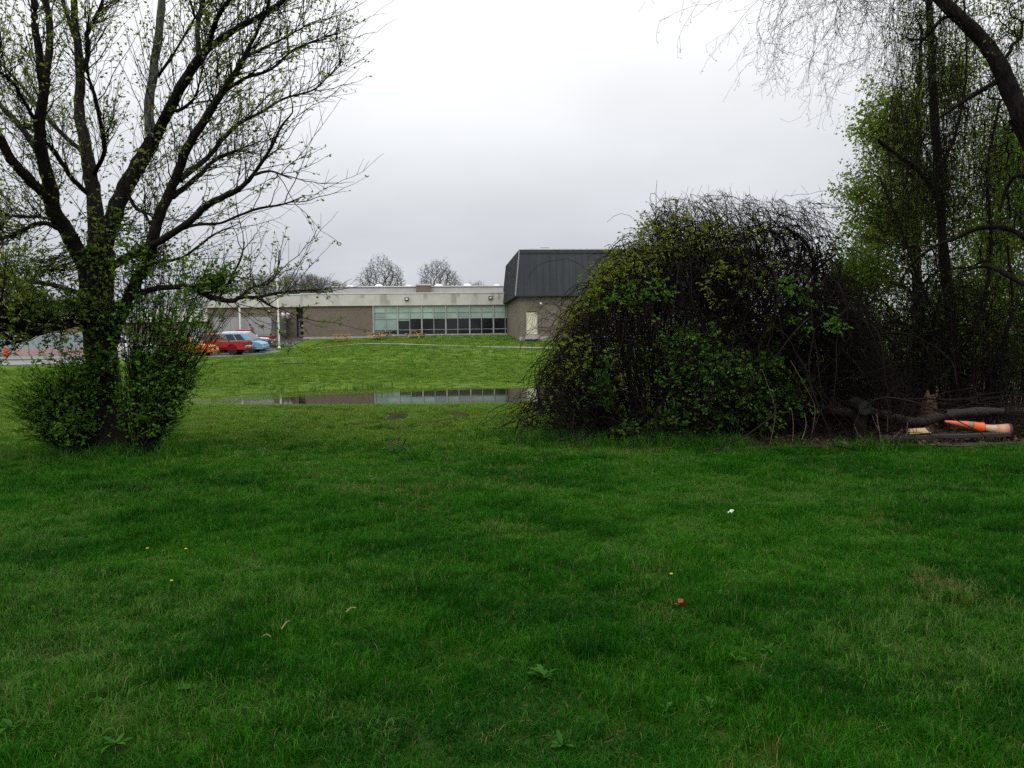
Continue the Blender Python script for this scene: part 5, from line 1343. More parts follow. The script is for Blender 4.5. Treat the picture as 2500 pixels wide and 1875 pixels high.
# ------------------------------------------------------------------ the maple at left
TY = 11.4
mb = P(258, 1108, TY); mb[2] = 0
maple = empty('maple_tree', tuple(mb)); tag(maple, 'big dark many-limbed tree with sparse young leaves at the left', 'tree')
LIMB = {
 'trunk': ([(268, 1112, 0, 60), (267, 1092, 0, 52), (263, 1040, 0, 44), (257, 960, 0, 38), (250, 880, 0, 36), (241, 800, 0, 36), (236, 720, 0, 37), (237, 660, 0, 39), (240, 610, 0, 36)]),
 'A': [(232, 665, 0, 26), (200, 633, -.1, 24), (162, 563, -.3, 22), (131, 513, -.5, 21), (123, 455, -.6, 19), (104, 386, -.8, 17), (96, 309, -1, 15), (106, 231, -1.1, 12), (98, 150, -1.2, 10), (86, 60, -1.3, 9), (83, 0, -1.3, 8), (75, -150, -1.4, 5), (60, -300, -1.5, 2)],
 'A1': [(104, 250, -1.1, 11), (115, 180, -.9, 10), (123, 77, -.6, 9), (112, 0, -.5, 8), (100, -120, -.3, 5), (95, -250, 0, 2)],
 'A2': [(131, 505, -.5, 14), (89, 455, -.8, 14), (39, 405, -1.1, 13), (0, 340, -1.3, 12), (-50, 260, -1.6, 9), (-90, 120, -1.8, 6), (-110, 0, -2, 3)],
 'A3': [(95, 367, -.85, 9), (58, 320, -.6, 8), (0, 255, -.2, 7), (-60, 170, .2, 4)],
 'A4': [(90, 300, -1, 6), (60, 250, -1.4, 5), (30, 200, -1.7, 4), (0, 175, -1.9, 3), (-40, 120, -2, 1.5)],
 'B': [(240, 630, 0, 28), (231, 494, .3, 22), (220, 424, .5, 21), (208, 347, .7, 18), (193, 270, .9, 16), (197, 174, 1.1, 14), (185, 77, 1.3, 12), (181, 0, 1.4, 10), (178, -150, 1.6, 7), (170, -330, 1.8, 2)],
 'B2': [(200, 175, 1.1, 9), (214, 140, 1.0, 8), (212, 85, .8, 7), (231, 45, .6, 6), (251, 0, .4, 5), (270, -100, .1, 3)],
 'B3': [(195, 130, 1.2, 8), (172, 60, 1.5, 7), (154, 0, 1.8, 6), (140, -120, 2.1, 3)],
 'B4': [(225, 430, .5, 8), (248, 390, .2, 7), (255, 359, .1, 7), (247, 309, 0, 6), (230, 231, -.2, 6), (216, 185, -.3, 4), (212, 120, -.4, 2)],
 'B5': [(205, 375, .7, 8), (150, 325, 1.1, 7), (104, 275, 1.5, 7), (60, 220, 1.9, 5), (0, 150, 2.3, 4), (-40, 100, 2.5, 2)],
 'B6': [(222, 480, .4, 8), (180, 440, .1, 7), (140, 380, -.1, 7), (115, 350, -.2, 5), (60, 300, -.4, 3)],
 'C': [(243, 645, 0, 30), (262, 571, .1, 26), (297, 478, .2, 24), (340, 401, .3, 23), (374, 343, .4, 22)],
 'C1': [(374, 345, .4, 17), (363, 289, .6, 15), (370, 200, .9, 14), (386, 96, 1.2, 13), (397, 0, 1.4, 12), (402, -120, 1.6, 9), (410, -300, 1.9, 3)],
 'C2': [(374, 345, .4, 18), (397, 301, .2, 16), (440, 216, -.1, 15), (482, 150, -.3, 13), (513, 116, -.5, 10), (579, 69, -.8, 8), (637, 39, -1, 7), (694, 0, -1.2, 6), (760, -60, -1.4, 3)],
 'C3': [(486, 147, -.3, 8), (482, 70, -.1, 7), (494, 0, .1, 6), (500, -100, .3, 3)],
 'C4': [(507, 120, -.5, 8), (529, 46, -.9, 7), (559, 0, -1.2, 6), (610, -90, -1.6, 3)],
 'C5': [(386, 187, .9, 5), (425, 130, .6, 4), (475, 45, .2, 3), (510, 0, 0, 2)],
 'C6': [(310, 470, .2, 6), (330, 505, -.1, 6), (352, 520, -.3, 5), (365, 545, -.5, 4)],
 'C7': [(414, 268, 0.1, 6), (440, 268, -.2, 5), (470, 245, -.4, 4), (484, 215, -.5, 3), (492, 170, -.6, 1.5)],
 'D': [(262, 880, .1, 14), (288, 800, 0, 15), (310, 731, -.2, 16), (345, 665, -.4, 17), (366, 617, -.5, 17), (384, 540, -.6, 15), (409, 482, -.6, 14), (436, 417, -.7, 13), (463, 347, -.8, 12), (509, 278, -.9, 11), (540, 228, -1, 9), (571, 185, -1.1, 8), (602, 127, -1.2, 6), (633, 66, -1.3, 4), (660, 0, -1.4, 2)],
 'D2': [(540, 228, -1, 6), (600, 190, -.7, 5), (660, 170, -.5, 4), (720, 120, -.2, 3), (790, 90, 0, 1.5)],
 'D3': [(571, 185, -1.1, 5), (600, 140, -.7, 4), (680, 100, -.4, 3), (760, 55, -.1, 1.5)],
 'E': [(255, 660, 0, 13), (325, 620, -.4, 11), (391, 588, -.8, 10), (463, 540, -1.1, 9), (501, 505, -1.2, 9), (548, 478, -1.4, 8), (579, 463, -1.5, 7), (617, 428, -1.6, 5), (656, 370, -1.8, 4), (687, 309, -1.9, 3), (714, 276, -2, 1.5)],
 'E2': [(617, 428, -1.6, 4), (640, 395, -1.4, 3), (690, 355, -1.2, 1.5)],
 'E3': [(617, 428, -1.6, 4), (660, 418, -1.9, 3), (712, 437, -2.1, 1.5)],
 'F': [(420, 480, -.6, 8), (482, 432, -.2, 7), (521, 393, .1, 6), (590, 363, .5, 4)],
 'G': [(436, 440, -.7, 9), (475, 410, -.2, 8), (513, 378, .2, 7), (540, 343, .4, 7), (579, 305, .7, 6), (637, 274, 1, 5), (694, 241, 1.3, 4), (764, 220, 1.6, 3), (795, 193, 1.7, 2), (830, 162, 1.8, 1)],
 'H': [(400, 585, -.8, 6), (463, 552, -.6, 5), (540, 544, -.4, 4), (617, 513, -.2, 4), (694, 498, 0, 3), (745, 478, .1, 1.5)],
 'I': [(360, 640, -.4, 6), (420, 635, -.1, 5), (451, 625, 0, 4), (494, 594, .2, 4), (525, 571, .3, 3), (580, 548, .5, 2)],
 'J': [(250, 765, 0, 10), (350, 712, -.4, 9), (427, 700, -.7, 8), (467, 701, -.8, 8), (501, 718, -.9, 8), (525, 728, -1, 8), (566, 735, -1.1, 7), (588, 725, -1.1, 6), (624, 726, -1.2, 5), (665, 718, -1.2, 4), (708, 711, -1.3, 3), (786, 706, -1.4, 1)],
 'J2': [(535, 729, -1, 4), (554, 696, -.9, 3), (586, 636, -.7, 3), (597, 590, -.6, 1.5)],
 'J3': [(588, 724, -1.1, 4), (617, 701, -1, 3), (655, 693, -.9, 3), (676, 665, -.8, 2), (682, 610, -.8, 1.5)],
 'J4': [(624, 726, -1.2, 3), (645, 736, -1.4, 3), (660, 746, -1.5, 2)],
 'K1': [(225, 725, 0, 9), (156, 704, .4, 8), (116, 693, .6, 8), (47, 684, 1, 7), (0, 673, 1.3, 6), (-70, 640, 1.7, 3)],
 'K1b': [(47, 685, 1, 6), (28, 695, 1.1, 5), (0, 697, 1.3, 4), (-60, 720, 1.6, 2)],
 'K2': [(225, 738, 0, 7), (130, 738, -.5, 6), (65, 751, -.9, 5), (36, 760, -1.1, 5), (0, 760, -1.3, 4), (-60, 745, -1.7, 2)],
 'K3': [(225, 782, 0, 11), (166, 792, -.5, 12), (127, 801, -.8, 12), (90, 807, -1.1, 13), (61, 801, -1.3, 12), (29, 785, -1.6, 11), (0, 772, -1.8, 10), (-60, 720, -2.2, 7), (-110, 640, -2.5, 3)],
 'K3b': [(92, 812, -1.1, 5), (70, 826, -1.2, 4), (29, 841, -1.4, 2)],
 'K4': [(148, 560, -.4, 8), (131, 552, -.5, 7), (104, 544, -.6, 7), (77, 552, -.8, 6), (31, 575, -1, 6), (0, 583, -1.2, 5), (-60, 600, -1.5, 2)],
 'K5': [(135, 540, -.5, 5), (100, 530, -.2, 4), (58, 529, 0, 4), (0, 521, .3, 3), (-60, 500, .6, 1.5)],
}
PXM = TY / F_PX
sk = Skeleton(); T = Tubes(); LW = {}
root = None
for nm, pts in LIMB.items():
    w = curve([list(P(px, py, TY + dy)) + [r * PXM * (1.0 if nm == 'trunk' else 0.80)] for px, py, dy, r in pts], 4)
    wob = 1 + 0.05 * np.sin(np.arange(len(w)) * 2.1 + len(nm))
    sides = 14 if w[:, 3].max() > 0.15 else (9 if w[:, 3].max() > 0.06 else 6)
    xyz = w[:, :3] + RNG.normal(size=(len(w), 3)) * np.minimum(w[:, 3:4] * 0.10, 0.006)
    LW[nm] = np.column_stack([xyz, w[:, 3]])
    par = -1
    if nm != 'trunk':
        par = int(np.argmin(np.linalg.norm(np.array(sk.p) - xyz[0], axis=1)))
    sk.line(xyz, par, w[:, 3])
    if nm == 'trunk':
        tt = Tubes(); tt.add(np.vstack([xyz[:1] - [0, 0, .25], xyz]), np.append(w[0, 3] * 1.15, w[:, 3]), 18); tt.build('trunk', M_BARK, maple, origin=mb)
    else:
        tt = Tubes(); tt.add(xyz, w[:, 3] * wob, sides); tt.build('limb', M_GBARK if nm in ('C1', 'B3') else M_BARK, maple, origin=mb)
src, tan_, wg = [], [], []
for k, v in LW.items():
    if k == 'trunk': continue
    src.append(v[:, :3]); tan_.append(unit(np.gradient(v[:, :3], axis=0))); wg.append(np.linspace(.25, 1.0, len(v)) * (.55 if v[:, 3].max() > .12 else 1.0) * (.24 if k in ('H', 'I', 'J', 'J2', 'J3', 'J4', 'E', 'E2', 'E3') else (1.4 if k[0] == 'K' else 1.0)))
src, tan_, wg = np.concatenate(src), np.concatenate(tan_), np.concatenate(wg); wg /= wg.sum()
TT, LV = Tubes(), []
for ix in RNG.choice(len(src), 1480, p=wg):
    q, d = src[ix], tan_[ix]; e = unit(d * .75 + perp(d) * RNG.uniform(.45, 1.0) + np.array([0, 0, .38])); L = RNG.uniform(.35, 1.25)
    tip_ = q + e * L + np.array([0, 0, .10 * L]); right = max(0., tip_[0] + 5.2)
    lo = float(smooth(3.4, 2.0, tip_[2])); nl = 0 if RNG.random() > max(.30, .80 - .13 * right) + .3 * lo else (6 if lo > .4 else 4)
    spray(TT, LV, q, q + e * L * .5 - np.array([0, 0, .03 * L]), tip_, RNG.uniform(.005, .009), RNG.integers(3, 7), .32, nl, .050, RNG.random(), .25, .05, .1)
TT.build('twigs', M_TWIG, maple, 'stuff', mb)
ch = leaves_of(LV, .6)
# denser leaves on shoots off the trunk and lower limbs
sk2 = Skeleton(); sk2.line(LW['trunk'][::2, :3], -1, LW['trunk'][::2, 3] * 0 + 0.001); 
for nm in ('D', 'C', 'A', 'J', 'K3'): 
    q = LW[nm][:14]; sk2.line(q[:, :3], int(np.argmin(np.linalg.norm(np.array(sk2.p) - q[0, :3], axis=1))), q[:, 3] * 0 + 0.001)
a2 = np.concatenate([pell(45, 235, 640, TY - .2, 60, 90, .45), pell(60, 255, 780, TY - .25, 70, 80, .4), pell(90, 360, 640, TY - .5, 100, 70, .6), pell(60, 190, 760, TY - .3, 60, 50, .5), pell(90, 60, 680, TY - .6, 90, 80, .9), pell(80, 90, 770, TY - 1, 70, 60, .4), pell(60, 540, 690, TY - 1, 100, 45, .4), pell(30, 300, 560, TY - .2, 90, 50, .5)])
a2 = np.concatenate([a2, pell(60, 235, 900, TY - .35, 40, 90, .15)])
nd = np.array(sk2.p); TT, LV = Tubes(), []
for t_ in a2:
    q = nd[np.argmin(np.linalg.norm(nd - t_, axis=1) + RNG.random(len(nd)) * .3)]; L = np.linalg.norm(t_ - q)
    spray(TT, LV, q, (q + t_) / 2 + np.array([0, 0, -.05 * L]), t_ + np.array([0, 0, .1]), .005, 3, .20, 5, .052, RNG.random(), .35, .2, .4)
TT.build('shoots', M_TWIG, maple, 'stuff', mb); ch2 = leaves_of(LV)
build_leaves('leaves', M_LYOUNG, maple, ch, mb)
build_leaves('lower_leaves', M_LMID, maple, ch2, mb)

# ------------------------------------------------------------------ shrubs at the foot of the maple
def shrub(name, label, cat, base_pts, att, mat_leaf, per, size, spread=0.10, tip=0.003, group=None, twig=M_TWIG, grow_w=0.3, bend=0.5, leafprob=1.0, droop=0.0, seg=0.18, down=0.15, rmin=None):
    b = np.array(base_pts, float); o3 = b.mean(0); o3[2] = 0
    o = empty(name, tuple(o3)); tag(o, label, cat, group)
    s = Skeleton()
    for p in b: 
        i0 = s.node(p, -1)
    att = att[np.argsort(np.linalg.norm(att - o3, axis=1) + RNG.normal(size=len(att)) * 0.25)]
    tips = s.grow(att, grow_w, seg, bend, 0.06, droop)
    TT = Tubes(); s.tubes(TT, tip, 2.2); TT.build('stems', twig, o, 'stuff', o3)
    if mat_leaf is not None:
        ch = tip_leaves(s, tips, per, size, spread, down, leafprob)
        if ch: build_leaves('leaves', mat_leaf, o, ch, o3)
    return o, s, tips
def g0(px, py, Y): 
    p = P(px, py, Y); p[2] = tz(p[0], p[1]) - 0.05; return p
a = np.concatenate([pell(60, 120, 960, 11.0, 75, 75, .5), pell(40, 90, 1020, 10.95, 70, 45, .4), pell(30, 185, 915, 11.1, 50, 45, .4), pell(14, 55, 985, 11.0, 45, 50, .3), pell(22, 190, 1040, 10.9, 50, 40, .3), pell(8, 205, 960, 10.95, 20, 70, .2), pell(16, 60, 950, 11.0, 60, 60, .4), pell(16, 150, 880, 11.1, 70, 45, .4)])
a = a[a[:, 2] > 0.10]
spray_shrub('leafy_shrub', 'dense green shrub spreading left of the big tree trunk', 'shrub', [g0(190, 1092, 11.1), g0(205, 1095, 11.0), g0(200, 1088, 11.4), g0(170, 1090, 11.0)], a, M_LGREEN, .007, 7, .40, 6, .056, start=.24)
a = np.concatenate([pell(34, 410, 900, 11.0, 85, 90, .5), pell(40, 400, 760, 11.1, 110, 80, .55), pell(34, 475, 810, 10.9, 85, 60, .45), pell(34, 430, 660, 11.0, 120, 75, .55), pell(24, 455, 930, 10.9, 55, 55, .35), pell(14, 520, 640, 10.8, 80, 50, .4), pell(10, 385, 1000, 10.95, 40, 40, .3), pell(14, 540, 740, 10.8, 70, 40, .3), pell(26, 330, 640, 11.0, 80, 80, .4), pell(12, 320, 800, 10.9, 40, 90, .3), pell(9, 306, 950, 11.05, 14, 90, .15)])
a = a[a[:, 2] > 0.10]
spray_shrub('leafy_sapling', 'tall multi-stemmed leafy sapling right of the big tree trunk', 'shrub', [g0(312, 1096, 11.2), g0(326, 1095, 11.1), g0(340, 1092, 11.0), g0(352, 1090, 11.1)], a, M_LGREEN, .009, 8, .40, 5, .056, start=.34, lift=.16)

# ------------------------------------------------------------------ the big tangled mound
def ztop(x, y):
    z = np.interp(x, [0.22, 0.45, 0.78, 1.15, 1.50, 1.90, 2.5, 3.1, 4.15, 4.9, 5.3, 5.65, 6.0], [0.1, 0.70, 1.4, 2.1, 2.6, 3.1, 3.52, 3.62, 3.5, 3.3, 2.8, 2.0, 0.8])
    z = z + 0.55 * (fbm(np.asarray(x) * 1.25 + 3, np.asarray(y) * 0.9, 61, 2) - 0.5) * smooth(0.5, 2.0, z)
    return z * np.sqrt(np.clip(1 - ((y - 13.2) / 2.3) ** 2, 0.05, 1))
mo = np.array([2.6, 12.9, 0.0])
mound = empty('tangled_shrub', tuple(mo)); tag(mound, 'huge dark mound of tangled arching stems left of the thicket', 'shrub')
bases = [g0(1470, 1078, 12.1), g0(1565, 1088, 11.8), g0(1580, 1085, 12.3), g0(1690, 1080, 12.4), g0(1830, 1068, 12.8), g0(1850, 1066, 13.0), g0(1930, 1060, 13.3), g0(1600, 1070, 13.6), g0(1760, 1060, 14.0)]
T1, T2 = Tubes(), Tubes(); stem_pts = []
def arch_stem(b, p, e, r0, r1, Tm, jit=0.05):
    b, p, e = map(np.asarray, (b, p, e))
    m = b + (p - b) * 0.45 + np.array([0, 0, 0.22 * (p[2] - b[2])]) + RNG.normal(size=3) * 0.14
    h = (p + e) / 2 + np.array([0, 0, 0.12 * np.linalg.norm(e - p)]) + RNG.normal(size=3) * 0.06
    c = curve([b, m, p, h, e], 4); c[1:] += RNG.normal(size=(len(c) - 1, 3)) * jit * 0.35
    c[:, 2] = np.maximum(c[:, 2], 0.02)
    Tm.add(c, np.linspace(r0, r1, len(c)), 5 if r0 > 0.012 else 4, RNG.random()); return c
for k in range(240):
    while True:
        x = RNG.uniform(0.25, 5.75); y = 13.0 + RNG.normal() * 1.0
        if 11.2 < y < 15: break
    zt = float(ztop(x, y)); z = zt * RNG.uniform(0.62, 1.0) ** 0.8
    b = min((q for q in bases), key=lambda q: abs(q[0] - x) + RNG.random() * 2.2) + RNG.normal(size=3) * [0.14, 0.14, 0]
    out = np.array([x - 2.9 + RNG.normal() * 1.2, (y - 13.2) + RNG.normal() * 0.9, 0]); out /= np.linalg.norm(out) + 1e-6
    l = RNG.uniform(0.3, 1.1); e = np.array([x, y, z]) + out * l; e[2] = max(0.05, z - RNG.uniform(0.1, 1.6) * (1.0 if x < 2.2 else 0.6))
    c = arch_stem(b, (x, y, z), e, RNG.uniform(0.008, 0.018), 0.003, T1); stem_pts.append(c)
for nm_, pts, r in (('s', [(1560, 1090, 11.8), (1500, 1010, 11.8), (1440, 960, 11.9), (1420, 900, 12)], .05), ('s', [(1830, 1070, 12.6), (1832, 960, 12.6), (1840, 860, 12.7), (1810, 740, 12.9), (1760, 650, 13)], .065), ('s', [(1800, 1075, 12.4), (1720, 1010, 12.4), (1640, 960, 12.5), (1600, 850, 12.6)], .045), ('s', [(1690, 1085, 12.2), (1655, 1000, 12.2), (1650, 900, 12.3)], .05), ('s', [(1930, 1065, 13), (1960, 900, 13), (1990, 780, 13), (1985, 640, 13), (1950, 575, 13), (1890, 570, 13)], .04), ('s', [(1960, 1060, 13), (1900, 820, 13), (1975, 680, 13), (2040, 620, 13.2)], .035)):
    w = curve([P(*p) for p in pts], 5); tt = Tubes(); tt.add(w, np.linspace(r, r * 0.5, len(w)), 8, .3); tt.build('main_stem', M_DTWIG, mound, origin=mo)
for k in range(150):
    x = RNG.uniform(3.2, 5.5); y = 12.6 + RNG.normal() * .7; p_ = np.array([x, y, float(ztop(x, y)) * RNG.uniform(.45, .95)]); d_ = rdir(1, .2)[0]; crv = RNG.normal(size=3) * .35; c = [p_]
    for q in range(RNG.integers(9, 18)):
        d_ = d_ + crv * .5 + RNG.normal(size=3) * .15
        if p_[2] > ztop(p_[0], p_[1]) - .05: d_ = d_ + np.array([0, 0, -.6])
        d_ = d_ / np.linalg.norm(d_); p_ = p_ + d_ * .15; p_[2] = max(p_[2], .1); c.append(p_)
    c = np.array(c); T1.add(c, np.linspace(RNG.uniform(.009, .018), .005, len(c)), 5, RNG.random()); stem_pts.append(c)
# wandering vines through the mound
for k in range(2000):
    x = RNG.uniform(0.7, 5.8); y = np.clip(13.0 + RNG.normal() * 1.0, 11.3, 15.2); zt0 = float(ztop(x, y))
    p_ = np.array([x, y, zt0 * RNG.uniform(0.03, 0.96) ** (0.6 if k % 3 else 1.5)]); d_ = rdir(1, 0.1)[0]; crv = RNG.normal(size=3) * 0.30; c = [p_]
    for q in range(RNG.integers(7, 15)):
        d_ = d_ + crv * 0.5 + RNG.normal(size=3) * 0.22; 
        if p_[2] > ztop(p_[0], p_[1]): d_ = d_ + np.array([0, 0, -0.5]) + 0.15 * (mo - p_) * [1, 1, 0]
        if p_[2] < 0.2: d_[2] = abs(d_[2])
        d_ = d_ / np.linalg.norm(d_); p_ = p_ + d_ * 0.15; p_[2] = max(p_[2], 0.03); c.append(p_)
    c = np.array(c); T1.add(c, np.linspace(RNG.uniform(.0035, .0095), .0025, len(c)), 4, RNG.random()); stem_pts.append(c)
SP = np.concatenate(stem_pts)
n = 13000
st_ = SP[RNG.integers(0, len(SP), n)]; wgt_k = st_[:, 2] > 0.25 * RNG.random(n); st_ = st_[wgt_k]; n = len(st_)
dv = rdir(n, 0.1); dv[:, :2] += unit(st_[:, :2] - mo[:2]) * 0.4; dv = unit(dv); L = RNG.uniform(0.12, 0.62, n)
ends = st_ + dv * L[:, None]; ends[:, 2] -= 0.18 * L; ends[:, 2] = np.maximum(ends[:, 2], 0.03)
zt = ztop(ends[:, 0], ends[:, 1]) + 0.12
ok = (ends[:, 2] < zt) & (ends[:, 0] > 0.0)
st_, ends, dv, L = st_[ok], ends[ok], dv[ok], L[ok]; n = len(st_)
mids = (st_ + ends) / 2 + RNG.normal(size=(n, 3)) * 0.05 + np.array([0, 0, 0.05])
for i in range(n): T2.short(st_[i], mids[i], ends[i])
# fine wisps above the top
for k in range(240):
    px = RNG.uniform(1600, 2010); b = P(px + abs(RNG.normal()) * 60, 600 + RNG.normal() * 30, 13 + RNG.normal() * .5); pk = P(px, RNG.uniform(465, 550) + 26 * abs(px - 1760) / 200, 13 + RNG.normal() * .5)
    e = pk + np.array([RNG.uniform(0.15, 0.6) * RNG.choice([-.4, 1, 1]), RNG.normal() * .4, -RNG.uniform(0.05, 0.4)])
    if pk[2] < b[2] + .1: continue
    c = curve([b, b + (pk - b) * .55 + np.array([0, 0, .06]), pk, (pk + e) / 2 + np.array([0, 0, .03]), e], 4); c[1:] += RNG.normal(size=(len(c) - 1, 3)) * .014; T2.add(c, np.linspace(.005, .0022, len(c)), 4, RNG.random())
    for q in c[6::2]: 
        T2.add(np.stack([q, q + rdir(1, .4)[0] * RNG.uniform(.06, .22)]), [0.0028, 0.002], 3, RNG.random())
        stem_pts.append(np.stack([q, q]))
for k in range(70):
    px, py = RNG.uniform(1300, 1500), RNG.uniform(760, 1050); b = P(px + 90, py, 12.3); pk = P(px - 5, py - 45, 12.1 + RNG.normal() * .4)
    arch_stem(b, pk, pk + np.array([-RNG.uniform(.05, .45), RNG.normal() * .2, -RNG.uniform(.1, .5)]), 0.004, 0.002, T2, 0.04)
w = np.array([P(*p) for p in ((1345, 815, 11.9), (1325, 806, 11.9), (1300, 812, 11.8), (1282, 820, 11.8), (1268, 850, 11.8))])
T2.add(curve(w, 4), 0.003, 4, .5)
T1.build('arching_stems', M_DTWIG, mound, 'stuff', mo); T2.build('twigs', M_DTWIG, mound, 'stuff', mo)
# leafy sprays: yellow green over the top and left, deeper green in the lower middle
TS, LY, LG = Tubes(), [], []
def surf_pt(x, y, f=1.0): return np.array([x, y, max(.1, float(ztop(x, y)) * f)])
k = 0
while k < 820:
    x = RNG.uniform(.35, 4.3); y = 13.1 + RNG.normal() * .95
    if not 11.25 < y < 14.6: continue
    f = RNG.uniform(.80, 1.0) if RNG.random() < .8 else RNG.uniform(.45, .8)
    q = surf_pt(x, y, f); pat = float(fbm(np.array([x * 1.5 + 2]), np.array([q[2] * 1.5 + y]), 47, 3)[0])
    if pat < .43 or RNG.random() < (x - 2.2) / 2.4: 
        k += .12; continue
    out = unit(np.array([(x - 2.9) * .7, (y - 13.4) * 1.2, .55])); L = RNG.uniform(.15, .45)
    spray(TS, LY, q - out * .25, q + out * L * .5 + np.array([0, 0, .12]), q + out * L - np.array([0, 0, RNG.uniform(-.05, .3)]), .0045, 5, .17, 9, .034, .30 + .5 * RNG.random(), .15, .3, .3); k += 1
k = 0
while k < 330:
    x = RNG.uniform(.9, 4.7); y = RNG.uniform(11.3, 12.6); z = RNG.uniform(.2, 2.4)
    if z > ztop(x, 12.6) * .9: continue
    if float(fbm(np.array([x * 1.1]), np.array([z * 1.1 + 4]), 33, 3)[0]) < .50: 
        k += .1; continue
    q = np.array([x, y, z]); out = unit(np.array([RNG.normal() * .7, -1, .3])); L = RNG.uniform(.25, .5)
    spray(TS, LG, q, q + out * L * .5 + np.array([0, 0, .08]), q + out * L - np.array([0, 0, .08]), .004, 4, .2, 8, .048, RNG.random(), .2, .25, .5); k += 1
TS.build('leaf_twigs', M_DTWIG, mound, 'stuff', mo)
wp = np.concatenate(stem_pts[-800:]); ch = leaves_of(LY); ch.append(leaf_arrays(wp[::2], rdir(len(wp[::2])), RNG.uniform(.018, .034, len(wp[::2])), .55))
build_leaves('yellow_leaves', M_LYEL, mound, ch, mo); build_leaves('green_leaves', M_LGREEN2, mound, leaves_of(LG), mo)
a = np.concatenate([pell(14, 1470, 930, 11.5, 55, 60, .3), pell(30, 1690, 830, 11.6, 110, 70, .4), pell(16, 1890, 870, 11.9, 80, 60, .3), pell(10, 1950, 940, 11.8, 60, 45, .3), pell(8, 1560, 1050, 11.5, 80, 35, .2), pell(9, 1640, 1000, 11.5, 60, 50, .3), pell(10, 1760, 990, 11.8, 80, 55, .3)])
a = a[a[:, 2] > .1]
spray_shrub('leafy_undergrowth', 'fresh green leafy shoots in front of the tangled mound', 'shrub', [g0(1500, 1085, 11.6), g0(1700, 1085, 11.7), g0(1880, 1080, 12.0), g0(1620, 1085, 11.6)], a, M_LGREEN2, .007, 7, .26, 8, .058, twig=M_DTWIG, start=.45)

# ------------------------------------------------------------------ the thicket at right
vt = g0(2340, 1075, 14.2); vine = empty('vine_covered_tree', tuple(vt)); tag(vine, 'dark upright tree smothered in bare vines with a broken branch', 'tree')
s = Skeleton()
VL = {'trunk': [(2345, 1085, 0, 26), (2332, 900, 0, 22), (2318, 760, 0, 20), (2302, 600, 0, 18), (2292, 450, 0, 17), (2282, 300, 0, 15), (2272, 100, 0, 13), (2262, -150, 0, 8)],
      'a': [(2305, 520, 0, 9), (2270, 455, -.1, 9), (2235, 410, -.2, 8), (2200, 385, -.3, 8), (2147, 345, -.4, 7)], 'b': [(2330, 880, 0, 12), (2395, 760, -.3, 10), (2420, 600, -.4, 9), (2410, 420, -.4, 7), (2440, 250, -.5, 5)],
      'c': [(2340, 1000, 0, 11), (2420, 900, .3, 9), (2470, 760, .4, 8), (2460, 600, .5, 6)], 'd': [(2325, 830, 0, 8), (2250, 700, .3, 7), (2200, 560, .5, 6), (2150, 440, .6, 4)], 'e': [(2290, 430, 0, 8), (2340, 300, .3, 7), (2360, 150, .4, 6), (2350, -50, .5, 4)]}
for nm, pts in VL.items():
    w = curve([list(P(px, py, 14.2 + dy)) + [r * (0.62 if nm in ('trunk', 'a') else 0.5) * 14.2 / F_PX] for px, py, dy, r in pts], 4)
    s.line(w[:, :3], -1 if nm == 'trunk' else int(np.argmin(np.linalg.norm(np.array(s.p) - w[0, :3], axis=1))), w[:, 3])
    tt = Tubes(); tt.add(w[:, :3], w[:, 3] * (1 + .1 * np.sin(np.arange(len(w)) * 1.3)), 9); tt.build('trunk' if nm == 'trunk' else ('broken_branch' if nm == 'a' else 'limb'), M_LOG, vine, origin=vt)
sp_ = np.array(s.p)
at = np.concatenate([sp_[RNG.integers(0, len(sp_), 1500)] + rdir(1500) * RNG.uniform(.05, .6, 1500)[:, None], pell(500, 2280, 150, 14, 70, 190, .5), pell(550, 2300, 450, 14, 80, 200, .5), pell(400, 2440, 350, 14, 80, 250, .6), pell(1000, 2330, 750, 14, 190, 160, .6), pell(500, 2180, 800, 14, 150, 130, .6)])
RNG.shuffle(at); tips = s.grow(at, .05, .16, .3, .10)
TT = Tubes(); s.tubes(TT, .0032, 2.4); TT.build('vine_twigs', M_DTWIG, vine, 'stuff', vt)
build_leaves('leaves', M_LDARK, vine, tip_leaves(s, tips, 2, .05, .1, .2, .35), vt)
# hanging vines
def hang(px, py, Y, L, r, Tm, sway=0.12):
    p = P(px, py, Y); n = max(5, int(L / .22)); t = np.linspace(0, 1, n); ph = RNG.random(4) * 6.28
    x = p[0] + sway * (np.sin(t * 3 * L + ph[0]) * t ** .7 + .5 * np.sin(t * 7 * L + ph[1]) * .4) + RNG.normal() * .25 * t * L * .4
    y = p[1] + sway * np.sin(t * 2.5 * L + ph[2]) * t; z = p[2] - L * t
    c = np.stack([x, y, np.maximum(z, .05)], 1); Tm.add(c, np.linspace(r, r * .6, n), 3, RNG.random()); return c
hv = Tubes()
for k in range(620):
    px = RNG.uniform(2160, 2520) if RNG.random() < .75 else RNG.normal() * 40 + 2280
    c = hang(px, RNG.uniform(-60, 420), RNG.uniform(12.2, 15), RNG.uniform(1.0, 4.5), RNG.uniform(.002, .0055), hv)
    for q in c[2::2]:
        if RNG.random() < .6: hv.add(np.stack([q, q + rdir(1, -.1)[0] * RNG.uniform(.06, .3)]), [.0028, .002], 3, RNG.random())
hv.build('hanging_vines', M_DTWIG, vine, 'stuff', vt)

